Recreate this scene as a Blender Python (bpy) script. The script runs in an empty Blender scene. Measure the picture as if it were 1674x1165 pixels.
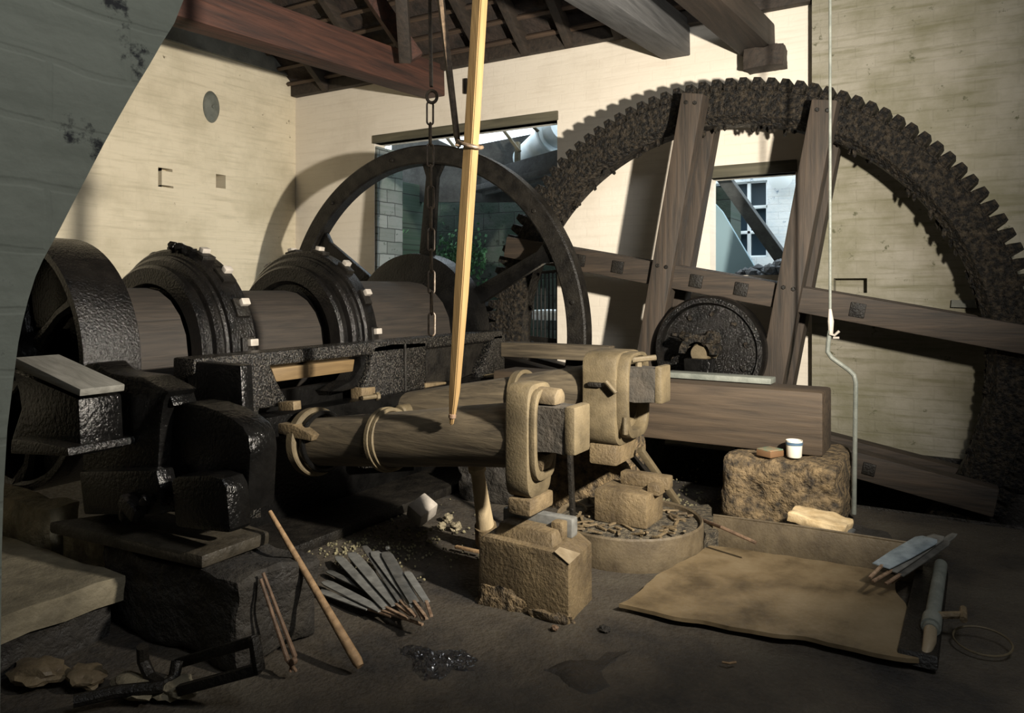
import bpy, bmesh, math, random
from mathutils import Vector, Matrix, noise
R = math.radians
PI = math.pi
random.seed(7)
S = bpy.context.scene
COL = S.collection
V = Vector

# ------------------------------------------------------------------ survey of the place
# camera stands at the origin, 1.2 m above the floor; world X runs along the back wall, Y along the shaft
TH, FPX, YH, CH = R(30.66), 1226.0, 471.5, 1.2
FW = V((-math.sin(TH), math.cos(TH), 0))
RT = V((math.cos(TH), math.sin(TH), 0))
EYE = V((0, 0, CH))


def at(u, v, **k):
    """point where the sight line through photo pixel (u, v) meets the plane X=, Y= or Z="""
    d = FW + RT * ((u - 837) / FPX) + V((0, 0, (YH - v) / FPX))
    for i, a in enumerate('XYZ'):
        if a in k:
            return EYE + d * ((k[a] - EYE[i]) / d[i])


# ------------------------------------------------------------------ materials
def new_mat(name):
    m = bpy.data.materials.new(name)
    m.use_nodes = True
    nt = m.node_tree
    nt.nodes.clear()
    out = nt.nodes.new('ShaderNodeOutputMaterial')
    b = nt.nodes.new('ShaderNodeBsdfPrincipled')
    nt.links.new(b.outputs[0], out.inputs[0])
    return m, nt, b


def N(nt, typ, **kw):
    n = nt.nodes.new(typ)
    for k, v in kw.items():
        if k in n.inputs:
            n.inputs[k].default_value = v
        else:
            setattr(n, k, v)
    return n


def ramp(nt, fac, stops):
    r = nt.nodes.new('ShaderNodeValToRGB')
    e = r.color_ramp.elements
    while len(e) < len(stops):
        e.new(0.5)
    for i, (p, c) in enumerate(stops):
        e[i].position = p
        e[i].color = (c[0], c[1], c[2], 1)
    nt.links.new(fac, r.inputs[0])
    return r.outputs[0]


def mixc(nt, fac, a, b, mode='MIX'):
    m = nt.nodes.new('ShaderNodeMix')
    m.data_type = 'RGBA'
    m.blend_type = mode
    for s, val in ((m.inputs[0], fac), (m.inputs[6], a), (m.inputs[7], b)):
        if hasattr(val, 'links'):
            nt.links.new(val, s)
        elif isinstance(val, (int, float)):
            s.default_value = val
        else:
            s.default_value = (val[0], val[1], val[2], 1)
    return m.outputs[2]


def coords(nt, scale=(1, 1, 1)):
    tc = nt.nodes.new('ShaderNodeTexCoord')
    mp = nt.nodes.new('ShaderNodeMapping')
    mp.inputs['Scale'].default_value = scale
    nt.links.new(tc.outputs['Object'], mp.inputs[0])
    return mp.outputs[0]


def bump(nt, b, height, strength, dist):
    n = nt.nodes.new('ShaderNodeBump')
    n.inputs['Strength'].default_value = strength
    n.inputs['Distance'].default_value = dist
    nt.links.new(height, n.inputs['Height'])
    nt.links.new(n.outputs[0], b.inputs['Normal'])


def mottled(name, c1, c2, scale=6, rough=(.7, .9), bscale=40, bstr=.4, bdist=.01, stretch=(1, 1, 1), c3=None,
            metallic=0, detail=6, spec=.5, lo=.35, hi=.68):
    m, nt, b = new_mat(name)
    co = coords(nt, stretch)
    n = N(nt, 'ShaderNodeTexNoise', Scale=scale, Detail=detail, Roughness=.6)
    nt.links.new(co, n.inputs['Vector'])
    stops = [(lo, c1), (hi, c2)] if c3 is None else [(lo, c1), ((lo + hi) / 2, c2), (hi, c3)]
    nt.links.new(ramp(nt, n.outputs[0], stops), b.inputs['Base Color'])
    n2 = N(nt, 'ShaderNodeTexNoise', Scale=bscale, Detail=4, Roughness=.6)
    nt.links.new(co, n2.inputs['Vector'])
    bump(nt, b, n2.outputs[0], bstr, bdist)
    mr = N(nt, 'ShaderNodeMapRange')
    mr.inputs['From Min'].default_value = .3
    mr.inputs['From Max'].default_value = .7
    mr.inputs['To Min'].default_value = rough[0]
    mr.inputs['To Max'].default_value = rough[1]
    nt.links.new(n2.outputs[0], mr.inputs[0])
    nt.links.new(mr.outputs[0], b.inputs['Roughness'])
    b.inputs['Metallic'].default_value = metallic
    b.inputs['Specular IOR Level'].default_value = spec
    return m


def brickwork(name, axis, cream, stain, pit, bw=.23, rh=.082, joint=.35, stain_lo=.45, stain_hi=.75, bstr=.5,
              mortar=None, bricks=None, pits=.64, streak=.6, wob_=.03):
    """whitewashed or bare brick on a wall facing along 'axis'"""
    m, nt, b = new_mat(name)
    tc = nt.nodes.new('ShaderNodeTexCoord')
    sp = nt.nodes.new('ShaderNodeSeparateXYZ')
    cb = nt.nodes.new('ShaderNodeCombineXYZ')
    nt.links.new(tc.outputs['Object'], sp.inputs[0])
    nt.links.new(sp.outputs['X' if axis == 'Y' else 'Y'], cb.inputs[0])
    nt.links.new(sp.outputs['Z'], cb.inputs[1])
    wob = N(nt, 'ShaderNodeTexNoise', Scale=4, Detail=3)
    nt.links.new(cb.outputs[0], wob.inputs['Vector'])
    off = nt.nodes.new('ShaderNodeVectorMath')
    off.operation = 'SCALE'
    off.inputs['Scale'].default_value = wob_
    nt.links.new(wob.outputs['Color'], off.inputs[0])
    add = nt.nodes.new('ShaderNodeVectorMath')
    nt.links.new(cb.outputs[0], add.inputs[0])
    nt.links.new(off.outputs[0], add.inputs[1])
    br = N(nt, 'ShaderNodeTexBrick', Scale=1.0)
    br.inputs['Brick Width'].default_value = bw
    br.inputs['Row Height'].default_value = rh
    br.inputs['Mortar Size'].default_value = .006
    br.inputs['Mortar Smooth'].default_value = .6
    br.inputs['Color1'].default_value = (1, 1, 1, 1)
    br.inputs['Color2'].default_value = (.9, .9, .9, 1)
    br.inputs['Mortar'].default_value = (.72, .72, .72, 1)
    if bricks:
        br.inputs['Color1'].default_value = (*bricks[0], 1)
        br.inputs['Color2'].default_value = (*bricks[1], 1)
        br.inputs['Mortar'].default_value = (*mortar, 1)
    nt.links.new(add.outputs[0], br.inputs['Vector'])
    n1 = N(nt, 'ShaderNodeTexNoise', Scale=1.6, Detail=8, Roughness=.65)
    nt.links.new(cb.outputs[0], n1.inputs['Vector'])
    c = ramp(nt, n1.outputs[0], [(stain_lo, cream), (stain_hi, stain)])
    n2 = N(nt, 'ShaderNodeTexNoise', Scale=9, Detail=6, Roughness=.7)
    nt.links.new(cb.outputs[0], n2.inputs['Vector'])
    st = nt.nodes.new('ShaderNodeMapping')
    st.inputs['Scale'].default_value = (2.2, 26, 1)
    nt.links.new(cb.outputs[0], st.inputs[0])
    n4 = N(nt, 'ShaderNodeTexNoise', Scale=1.0, Detail=5, Roughness=.6)
    nt.links.new(st.outputs[0], n4.inputs['Vector'])
    c = mixc(nt, ramp(nt, n4.outputs[0], [(.5, (0, 0, 0)), (.78, (streak, streak, streak))]), c, stain)
    pm = ramp(nt, n2.outputs[0], [(pits, (0, 0, 0)), (pits + .06, (1, 1, 1))])
    c = mixc(nt, pm, c, pit)
    c = mixc(nt, joint, c, br.outputs['Color'], 'MULTIPLY')
    nt.links.new(c, b.inputs['Base Color'])
    b.inputs['Roughness'].default_value = .9
    n3 = N(nt, 'ShaderNodeTexNoise', Scale=35, Detail=5)
    nt.links.new(cb.outputs[0], n3.inputs['Vector'])
    h = mixc(nt, .55, br.outputs['Color'], n3.outputs['Color'])
    bump(nt, b, h, bstr, .012)
    return m


def wood(name, axis, dark, light, scale=3, rough=.75, bstr=.4, grain=14):
    m, nt, b = new_mat(name)
    s = [grain, grain, grain]
    s['XYZ'.index(axis)] = .9
    co = coords(nt, s)
    n = N(nt, 'ShaderNodeTexNoise', Scale=scale, Detail=7, Roughness=.62, Distortion=.4)
    nt.links.new(co, n.inputs['Vector'])
    nt.links.new(ramp(nt, n.outputs[0], [(.32, dark), (.68, light)]), b.inputs['Base Color'])
    b.inputs['Roughness'].default_value = rough
    bump(nt, b, n.outputs[0], bstr, .012)
    return m


def plain(name, c, rough=.6, metallic=0, emit=0):
    m, nt, b = new_mat(name)
    b.inputs['Base Color'].default_value = (*c, 1)
    b.inputs['Roughness'].default_value = rough
    b.inputs['Metallic'].default_value = metallic
    return m


M = {}
CREAM, TAN = (.68, .61, .46), (.50, .45, .33)
M['wash_y'] = brickwork('whitewash_back', 'Y', (.72, .66, .56), (.55, .49, .40), (.34, .29, .2), stain_lo=.50, stain_hi=.9, joint=.10, pits=.72, bstr=.35, streak=.5)
M['wash_x'] = brickwork('whitewash_side', 'X', CREAM, (.44, .39, .27), (.16, .13, .08), stain_lo=.44, stain_hi=.8, joint=.12, pits=.66, bstr=.45, streak=.7)
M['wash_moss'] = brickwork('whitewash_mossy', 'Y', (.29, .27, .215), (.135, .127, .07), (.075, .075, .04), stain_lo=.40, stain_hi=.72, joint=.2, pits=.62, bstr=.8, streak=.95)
M['arch'] = brickwork('arch_brick_paint', 'X', (.21, .22, .175), (.13, .14, .108), (.02, .02, .02), joint=.06, bstr=.45, pits=.60, bw=.22, rh=.08, streak=.8, wob_=.05)
M['stone_wall'] = brickwork('outside_stone', 'Y', (.075, .085, .08), (.02, .055, .032), (.01, .02, .012), bw=.42, rh=.19, joint=.95, bstr=1.2, pits=.58, stain_lo=.4, stain_hi=.62, bricks=((1, 1, 1), (.45, .5, .45)), mortar=(.12, .12, .12))
M['jamb'] = brickwork('jamb_stone', 'X', (.20, .22, .21), (.07, .11, .08), (.03, .05, .03), bw=.24, rh=.13, joint=.9, bstr=1.0, pits=.6, bricks=((1, 1, 1), (.6, .62, .6)), mortar=(.15, .15, .15))
M['white_brick'] = brickwork('outside_white_brick', 'Y', (.9, .92, .93), (.62, .72, .8), (.3, .38, .48), joint=.5, pits=.6)
M['floor'] = mottled('black_earth', (.012, .0105, .009), (.042, .034, .024), 2.2, (.5, .95), 55, .7, .012, c3=(.062, .053, .038))
M['iron'] = mottled('black_greasy_iron', (.002, .002, .002), (.006, .0058, .0055), 9, (.10, .24), 60, .6, .007, spec=.22)
M['iron_grain'] = mottled('black_pitted_iron', (.0025, .0025, .0025), (.009, .008, .007), 9, (.10, .24), 85, .8, .007, spec=.30)
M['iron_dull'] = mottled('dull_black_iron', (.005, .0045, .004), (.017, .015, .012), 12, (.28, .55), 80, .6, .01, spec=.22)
M['gear'] = mottled('clotted_grease_iron', (.004, .0036, .003), (.044, .034, .022), 34, (.35, .7), 45, 1.0, .03, spec=.25, lo=.44, hi=.72)
M['worn'] = mottled('worn_tan_iron', (.15, .115, .07), (.24, .195, .13), 12, (.35, .5), 60, .3, .005)
M['tan_iron'] = mottled('dusty_tan_iron', (.052, .039, .019), (.112, .086, .046), 9, (.55, .8), 120, .35, .006)
M['anvil_iron'] = mottled('rusty_tan_iron', (.06, .042, .021), (.165, .12, .062), 7, (.5, .85), 70, .6, .01)
M['bright'] = mottled('worn_bright_iron', (.26, .24, .21), (.42, .38, .33), 12, (.35, .5), 60, .3, .005)
M['rust'] = mottled('rusty_rod', (.07, .042, .024), (.17, .105, .062), 30, (.6, .8), 120, .4, .004)
M['steel'] = mottled('grey_blade_steel', (.105, .105, .098), (.20, .20, .185), 20, (.35, .6), 60, .2, .003, metallic=.2)
M['steel_dark'] = mottled('dark_blade_steel', (.06, .06, .056), (.13, .128, .118), 20, (.35, .6), 60, .2, .003, metallic=.3)
M['steel_blue'] = mottled('bluish_blade_steel', (.14, .18, .21), (.30, .36, .40), 16, (.25, .45), 60, .2, .003, metallic=.2)
M['iron_spark'] = mottled('pitted_iron_painted_glints', (.002, .002, .002), (.085, .076, .062), 135, (.12, .3), 90, .9, .010, spec=.3, lo=.50, hi=.75, detail=3)  # pale specks in the base colour paint the sparkle of pitted iron
M['plate_iron'] = mottled('dusty_black_plate', (.02, .017, .012), (.055, .047, .034), 12, (.4, .6), 70, .5, .008, spec=.3)
M['tang'] = mottled('brown_tang', (.10, .06, .035), (.30, .21, .14), 40, (.5, .7), 90, .3, .003)
M['drum'] = wood('shaft_timber', 'Y', (.012, .010, .008), (.034, .026, .019), 3)
M['helve'] = wood('helve_timber', 'X', (.026, .020, .012), (.115, .090, .055), 2.4)
M['helve_block'] = wood('squared_timber', 'X', (.023, .015, .008), (.062, .042, .024), 2)
M['endgrain'] = mottled('end_grain', (.022, .019, .014), (.05, .041, .03), 14, (.7, .9), 50, .6, .01)
M['arm'] = wood('gear_arm_timber', 'Z', (.012, .009, .006), (.048, .033, .021), 2.6)
M['arm_h'] = wood('gear_arm_timber_level', 'X', (.012, .009, .006), (.048, .033, .021), 2.6)
M['red_beam'] = wood('red_painted_timber', 'Y', (.018, .009, .007), (.080, .031, .019), 1.6, bstr=.8)
M['grey_beam'] = wood('grey_timber', 'Y', (.045, .046, .047), (.10, .10, .10), 2)
M['dark_wood'] = wood('dark_roof_timber', 'Y', (.012, .009, .006), (.036, .025, .017), 2)
M['dark_wood_x'] = wood('dark_batten_timber', 'X', (.03, .019, .012), (.08, .05, .03), 2)
M['olive_wood'] = wood('olive_lintel_timber', 'X', (.055, .052, .034), (.11, .10, .066), 2)
M['new_wood'] = wood('yellow_new_timber', 'Y', (.075, .046, .018), (.15, .10, .044), 2, rough=.6, bstr=.2)
M['pole'] = wood('yellow_pole_timber', 'Z', (.105, .062, .021), (.19, .125, .052), 1.6, rough=.55, bstr=.2)
M['plank'] = wood('grey_plank', 'X', (.085, .082, .07), (.165, .16, .14), 2)
M['stick'] = wood('brown_stick', 'Y', (.14, .085, .040), (.27, .175, .09), 3)
M['prop'] = wood('tan_prop_timber', 'Z', (.22, .17, .10), (.38, .30, .18), 2)
M['chain'] = mottled('brown_chain_iron', (.045, .032, .022), (.15, .105, .065), 40, (.35, .6), 120, .3, .003)
M['stone'] = mottled('worn_tan_stone', (.085, .072, .044), (.32, .275, .18), 6, (.7, .95), 30, .8, .02)
M['stone_dark'] = mottled('sooty_stone', (.006, .005, .004), (.024, .020, .014), 5, (.6, .95), 30, .9, .025)
M['stone_moss'] = mottled('rough_tan_block', (.022, .016, .009), (.20, .14, .07), 22, (.7, .95), 28, 1.0, .03, detail=4)
M['slab'] = mottled('tan_floor_slab', (.075, .064, .041), (.19, .165, .11), 5, (.7, .95), 45, .5, .012)
M['sheet'] = mottled('wet_rusty_silt', (.062, .044, .022), (.145, .106, .057), 4, (.38, .62), 60, .12, .004, c3=(.19, .145, .085))
M['hoop'] = mottled('brown_hoop_iron', (.055, .040, .022), (.12, .092, .053), 9, (.5, .8), 80, .4, .006)
M['chips'] = mottled('earth_and_chips', (.016, .014, .010), (.13, .105, .065), 40, (.6, .9), 60, 1.0, .02)
M['grit'] = mottled('mossy_grit', (.045, .042, .022), (.22, .195, .11), 9, (.7, .95), 60, .6, .006)
M['mud'] = mottled('wet_black_slurry', (.006, .006, .007), (.02, .02, .021), 20, (.04, .10), 90, .35, .006, spec=1.0)
M['damp'] = mottled('damp_black_earth', (.009, .008, .007), (.02, .017, .014), 9, (.4, .7), 60, .6, .01)
M['enamel'] = plain('cream_enamel', (.72, .68, .58), .3)
M['blue'] = plain('blue_enamel_band', (.07, .12, .18), .35)
M['tin'] = plain('brown_tin', (.16, .09, .045), .45)
M['tin_top'] = mottled('green_tin_lid', (.12, .20, .14), (.30, .16, .08), 26, (.4, .5), 50, .1, .002)
M['cloth'] = mottled('stained_cloth', (.42, .30, .15), (.66, .52, .31), 14, (.85, .95), 120, .5, .004)
M['cloth_dark'] = mottled('grey_cloth', (.05, .055, .055), (.13, .13, .12), 14, (.8, .95), 90, .4, .004)
M['grey_iron'] = mottled('grey_green_iron', (.10, .11, .095), (.17, .18, .155), 12, (.5, .8), 60, .4, .006)
M['moss'] = mottled('green_leaves', (.02, .075, .03), (.07, .19, .075), 20, (.6, .9), 40, .5, .01)
M['pipe_paint'] = mottled('pale_blue_pipe', (.45, .58, .66), (.75, .82, .85), 4, (.4, .6), 30, .2, .01)
M['dark_out'] = mottled('dark_outside_timber', (.015, .017, .018), (.05, .055, .055), 5, (.7, .9), 30, .5, .01)
M['blue_grey'] = plain('blue_grey_board', (.20, .30, .34), .7)
M['coal'] = mottled('coal', (.02, .022, .028), (.10, .115, .13), 14, (.3, .6), 40, .8, .02)
M['frame_white'] = plain('white_window_paint', (.85, .9, .93), .5)
M['tile'] = mottled('dark_roof_tile', (.014, .011, .009), (.045, .03, .022), 9, (.8, .95), 25, .6, .02)
M['trim_grey'] = mottled('grey_plaster_band', (.12, .125, .11), (.22, .22, .19), 5, (.8, .95), 30, .5, .01)
M['plaster'] = plain('unseen_side_plaster', (.20, .20, .18), .9)
M['ground_out'] = mottled('outside_ground', (.16, .15, .13), (.3, .29, .26), 4, (.8, .95), 30, .5, .02)
gm, gnt, gb = new_mat('old_window_glass')
gb.inputs['Base Color'].default_value = (.03, .05, .07, 1)
gb.inputs['Roughness'].default_value = .08
M['glass'] = gm


# ------------------------------------------------------------------ mesh builder
class B:
    def __init__(self):
        self.bm = bmesh.new()

    def _join(self, t):
        me = bpy.data.meshes.new('tmp')
        t.to_mesh(me)
        t.free()
        self.bm.from_mesh(me)
        bpy.data.meshes.remove(me)
        return self

    def box(self, c, s, rot=None, bev=.008, cuts=0, rough=0, rs=3, soft=0, seed=0):
        t = bmesh.new()
        bmesh.ops.create_cube(t, size=1)
        if cuts:
            bmesh.ops.subdivide_edges(t, edges=t.edges[:], cuts=cuts, use_grid_fill=True)
        for v in t.verts:
            v.co = V((v.co.x * s[0], v.co.y * s[1], v.co.z * s[2]))
        if bev and not cuts:
            bmesh.ops.bevel(t, geom=t.edges[:], offset=min(bev, min(s) * .3), segments=2, affect='EDGES', profile=.6)
        for _ in range(soft):
            bmesh.ops.smooth_vert(t, verts=t.verts[:], factor=.5, use_axis_x=True, use_axis_y=True, use_axis_z=True)
        mat = Matrix.Translation(V(c)) @ (rot.to_4x4() if rot else Matrix.Identity(4))
        bmesh.ops.transform(t, matrix=mat, verts=t.verts[:])
        if rough:
            for v in t.verts:
                p = v.co * rs + V((seed * 7.1, seed * 3.3, 0))
                v.co += noise.noise_vector(p) * rough + noise.noise_vector(p * 3.1) * rough * .4
        return self._join(t)

    def beam(self, p0, p1, w, h, up=(0, 0, 1), bev=.008, cuts=0, rough=0, rs=3, seed=0):
        p0, p1 = V(p0), V(p1)
        d = p1 - p0
        L = d.length
        x = d.normalized()
        y = V(up).cross(x).normalized()
        z = x.cross(y)
        return self.box((p0 + p1) / 2, (L, w, h), Matrix((x, y, z)).transposed(), bev, cuts, rough, rs, seed=seed)

    def prism(self, pts, vec, bev=.006, rough=0, rs=3):
        t = bmesh.new()
        vec = V(vec)
        f = t.faces.new([t.verts.new(V(p)) for p in pts])
        r = bmesh.ops.extrude_face_region(t, geom=[f])
        bmesh.ops.translate(t, vec=vec, verts=[g for g in r['geom'] if isinstance(g, bmesh.types.BMVert)])
        bmesh.ops.recalc_face_normals(t, faces=t.faces[:])
        if bev:
            bmesh.ops.bevel(t, geom=t.edges[:], offset=bev, segments=2, affect='EDGES', profile=.6)
        if rough:
            for v in t.verts:
                v.co += noise.noise_vector(v.co * rs) * rough
        return self._join(t)

    def lathe(self, prof, org, axis, n=48, a0=0, a1=2 * PI, ref=(0, 0, 1)):
        """prof: list of (radius, distance along axis); full turn closes on itself"""
        t = bmesh.new()
        ax = V(axis).normalized()
        rf = V(ref)
        if abs(rf.dot(ax)) > .9:
            rf = V((1, 0, 0))
        e1 = (rf - ax * rf.dot(ax)).normalized()
        e2 = ax.cross(e1)
        org = V(org)
        full = abs(a1 - a0 - 2 * PI) < 1e-6
        rows = []
        for i in range(n if full else n + 1):
            a = a0 + (a1 - a0) * i / n
            dirv = e1 * math.cos(a) + e2 * math.sin(a)
            rows.append([t.verts.new(org + dirv * r + ax * z) for r, z in prof])
        k = len(rows)
        for i in range(k if full else k - 1):
            a, b = rows[i], rows[(i + 1) % k]
            for j in range(len(prof) - 1):
                try:
                    t.faces.new((a[j], b[j], b[j + 1], a[j + 1]))
                except ValueError:
                    pass
        bmesh.ops.remove_doubles(t, verts=t.verts[:], dist=1e-5)
        bmesh.ops.recalc_face_normals(t, faces=t.faces[:])
        return self._join(t)

    def ring(self, org, axis, r0, r1, w, n=72, bev=.008):
        b = min(bev, w * .3, (r1 - r0) * .3)
        return self.lathe([(r0 + b, 0), (r1 - b, 0), (r1, b), (r1, w - b), (r1 - b, w), (r0 + b, w), (r0, w - b), (r0, b), (r0 + b, 0)],
                          org, axis, n)

    def disc(self, org, axis, r, w, n=48, bev=.008):
        b = min(bev, w * .3, r * .3)
        return self.lathe([(0, 0), (r - b, 0), (r, b), (r, w - b), (r - b, w), (0, w)], org, axis, n)

    def tube(self, path, rad, n=10, closed=False):
        t = bmesh.new()
        P = [V(p) for p in path]
        k = len(P)
        rads = rad if isinstance(rad, (list, tuple)) else [rad] * k
        prev = None
        rows = []
        for i in range(k):
            if closed:
                d = P[(i + 1) % k] - P[i - 1]
            else:
                d = P[min(i + 1, k - 1)] - P[max(i - 1, 0)]
            d.normalize()
            if prev is None:
                u = d.orthogonal().normalized()
            else:
                u = (prev - d * prev.dot(d)).normalized()
            prev = u
            w = d.cross(u)
            rows.append([t.verts.new(P[i] + (u * math.cos(2 * PI * j / n) + w * math.sin(2 * PI * j / n)) * rads[i]) for j in range(n)])
        for i in range(k if closed else k - 1):
            a, b = rows[i], rows[(i + 1) % k]
            for j in range(n):
                t.faces.new((a[j], a[(j + 1) % n], b[(j + 1) % n], b[j]))
        if not closed:
            t.faces.new(rows[0][::-1])
            t.faces.new(rows[-1])
        bmesh.ops.recalc_face_normals(t, faces=t.faces[:])
        return self._join(t)

    def rock(self, c, s, amp=.25, sub=3, seed=0, fs=1.6):
        t = bmesh.new()
        bmesh.ops.create_icosphere(t, subdivisions=sub, radius=1)
        for v in t.verts:
            k = 1 + noise.noise(v.co * fs + V((seed * 5.3, seed, 2))) * amp + noise.noise(v.co * fs * 3 + V((seed, 1, 2))) * amp * .4
            v.co = V((v.co.x * s[0], v.co.y * s[1], v.co.z * s[2])) * k + V(c)
        return self._join(t)

    def sheet(self, pts, thick, amp=.0, step=.05, seed=0):
        """flat patch with a ragged outline"""
        out = []
        P = [V(p) for p in pts]
        for i, p in enumerate(P):
            q = P[(i + 1) % len(P)]
            k = max(1, int((q - p).length / step))
            for j in range(k):
                c = p.lerp(q, j / k)
                o = noise.noise_vector(c * 9 + V((seed * 3.7, 0, 0))) * amp
                out.append(V((c.x + o.x, c.y + o.y, c.z)))
        return self.prism(out, (0, 0, thick), bev=0)


WL = {}


def finish(bm, sharp=.55):
    for f in bm.faces:
        f.smooth = True
    for e in bm.edges:
        if len(e.link_faces) == 2 and e.calc_face_angle(0) > sharp:
            e.smooth = False


def mesh_obj(name, b, mat, org):
    finish(b.bm)
    bmesh.ops.translate(b.bm, vec=-V(org), verts=b.bm.verts[:])
    me = bpy.data.meshes.new(name)
    b.bm.to_mesh(me)
    b.bm.free()
    me.materials.append(M[mat])
    o = bpy.data.objects.new(name, me)
    COL.objects.link(o)
    return o


def root(name, label, cat, loc, group=None):
    o = bpy.data.objects.new(name, None)
    o.empty_display_size = .1
    COL.objects.link(o)
    o.location = V(loc)
    o['label'] = label
    o['category'] = cat
    if group:
        o['group'] = group
    WL[o] = V(loc)
    return o


def part(name, b, mat, parent, label=None, kind=None):
    o = mesh_obj(name, b, mat, WL[parent])
    o.parent = parent
    WL[o] = WL[parent]
    if label:
        o['label'] = label
    if kind:
        o['kind'] = kind
    return o


def dup(src, parent):
    o = src.copy()
    COL.objects.link(o)
    o.parent = parent
    WL[o] = WL[parent]
    return o


def base_of(b):
    xs = [v.co for v in b.bm.verts]
    return V(((min(v.x for v in xs) + max(v.x for v in xs)) / 2, (min(v.y for v in xs) + max(v.y for v in xs)) / 2, min(v.z for v in xs)))


def single(name, b, mat, label, cat, group=None, kind=None):
    org = base_of(b)
    o = mesh_obj(name, b, mat, org)
    o.location = org
    WL[o] = org
    o['label'] = label
    o['category'] = cat
    if group:
        o['group'] = group
    if kind:
        o['kind'] = kind
    return o


def struct(name, b, mat, parent=None):
    o = mesh_obj(name, b, mat, WL[parent] if parent else V((0, 0, 0)))
    if parent:
        o.parent = parent
        WL[o] = WL[parent]
    else:
        WL[o] = V((0, 0, 0))
        o['kind'] = 'structure'
    return o


def wall_cells(b, axis, pos, u0, u1, z0, z1, holes, thick):
    """wall slab built of blocks around rectangular openings (hu0, hu1, hz0, hz1, depth); depth < thick leaves a recess"""
    us = sorted({u0, u1, *[h[0] for h in holes], *[h[1] for h in holes]})
    zs = sorted({z0, z1, *[h[2] for h in holes], *[h[3] for h in holes]})

    def P(u, z, d):
        return V((u, pos + d, z)) if axis == 'Y' else V((pos - d, u, z))

    def quad(*p):
        b.bm.faces.new([b.bm.verts.new(q) for q in p])
    for i in range(len(us) - 1):
        for j in range(len(zs) - 1):
            a, c, e, f = us[i], us[i + 1], zs[j], zs[j + 1]
            mu, mz = (a + c) / 2, (e + f) / 2
            dep = 0
            for h in holes:
                if h[0] < mu < h[1] and h[2] < mz < h[3]:
                    dep = h[4]
            if dep >= thick:
                continue
            quad(P(a, e, dep), P(c, e, dep), P(c, f, dep), P(a, f, dep))
            quad(P(a, e, thick), P(a, f, thick), P(c, f, thick), P(c, e, thick))
    for h in holes:
        a, c, e, f, d = h
        d = min(d, thick)
        quad(P(a, e, 0), P(a, f, 0), P(a, f, d), P(a, e, d))
        quad(P(c, e, 0), P(c, e, d), P(c, f, d), P(c, f, 0))
        quad(P(a, f, 0), P(c, f, 0), P(c, f, d), P(a, f, d))
        quad(P(a, e, 0), P(a, e, d), P(c, e, d), P(c, e, 0))
    quad(P(u0, z1, 0), P(u1, z1, 0), P(u1, z1, thick), P(u0, z1, thick))
    quad(P(u0, z0, 0), P(u0, z1, 0), P(u0, z1, thick), P(u0, z0, thick))
    quad(P(u1, z0, 0), P(u1, z0, thick), P(u1, z1, thick), P(u1, z1, 0))
    return b


# ================================================================== THE SETTING
YB, XL, ZE = 5.70, -6.06, 3.285      # back wall, left wall, eave height
DX0, DX1, DZ1 = -4.965, -2.93, 2.635   # doorway
WX0, WX1, WZ0, WZ1 = -1.62, -1.0, 1.30, 2.04

# floor, one sheet with the wheel pit let into it
fb = B()
PX0, PX1, PY0, PY1 = -5.3, 1.2, 4.56, 5.56
xs = [XL + i * .12 for i in range(75)]
ys = [-2.4 + i * .12 for i in range(69)]


def snap(vals, targets):
    vals = list(vals)
    for t in targets:
        k = min(range(len(vals)), key=lambda i: abs(vals[i] - t))
        vals[k] = t
    return vals


xs = snap(xs, (PX0, PX1))
ys = snap(ys, (PY0, PY1, 5.72))
grid = {}
for i, x in enumerate(xs):
    for j, y in enumerate(ys):
        z = noise.noise(V((x * 1.3, y * 1.3, 0))) * .018 + noise.noise(V((x * 5, y * 5, 3))) * .009 - .014
        grid[i, j] = fb.bm.verts.new((x, y, z))
for i in range(len(xs) - 1):
    for j in range(len(ys) - 1):
        mx, my = (xs[i] + xs[i + 1]) / 2, (ys[j] + ys[j + 1]) / 2
        if PX0 < mx < PX1 and PY0 < my < PY1:
            continue
        fb.bm.faces.new((grid[i, j], grid[i + 1, j], grid[i + 1, j + 1], grid[i, j + 1]))
struct('floor', fb, 'floor')
pb = B()


def quad(b, *p):
    b.bm.faces.new([b.bm.verts.new(V(q)) for q in p])


for a, c in (((PX0, PY0), (PX1, PY0)), ((PX1, PY0), (PX1, PY1)), ((PX1, PY1), (PX0, PY1)), ((PX0, PY1), (PX0, PY0))):
    quad(pb, (a[0], a[1], 0), (c[0], c[1], 0), (c[0], c[1], -1.4), (a[0], a[1], -1.4))
quad(pb, (PX0, PY0, -1.4), (PX1, PY0, -1.4), (PX1, PY1, -1.4), (PX0, PY1, -1.4))
struct('trim_1', pb, 'stone_dark')

wb = wall_cells(B(), 'Y', YB, XL, -.87, -.1, 4.2,
                [(DX0, DX1, 0, DZ1, .9), (WX0, WX1, WZ0, WZ1, .9)], .16)
struct('wall_back', wb, 'wash_y')
# the stretch right of the pilaster stands a little forward and runs up higher
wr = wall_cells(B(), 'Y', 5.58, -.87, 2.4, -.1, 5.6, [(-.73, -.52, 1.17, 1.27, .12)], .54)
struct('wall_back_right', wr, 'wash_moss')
wl = wall_cells(B(), 'X', XL, -2.4, 5.72, -.1, 6.2,
                [(4.70, 4.81, 2.16, 2.29, .3), (4.10, 4.135, 2.10, 2.27, .2), (4.135, 4.24, 2.245, 2.27, .1), (4.135, 4.25, 2.10, 2.118, .1)], .4)
struct('wall_left', wl, 'wash_x')
b = B().box((2.6, 1.6, 2.5), (.3, 8.4, 7.4), bev=0)
struct('wall_right', b, 'plaster')
b = B().box((-1.8, -2.5, 3.2), (9.2, .25, 6.8), bev=0)
struct('wall_front', b, 'plaster')
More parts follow.
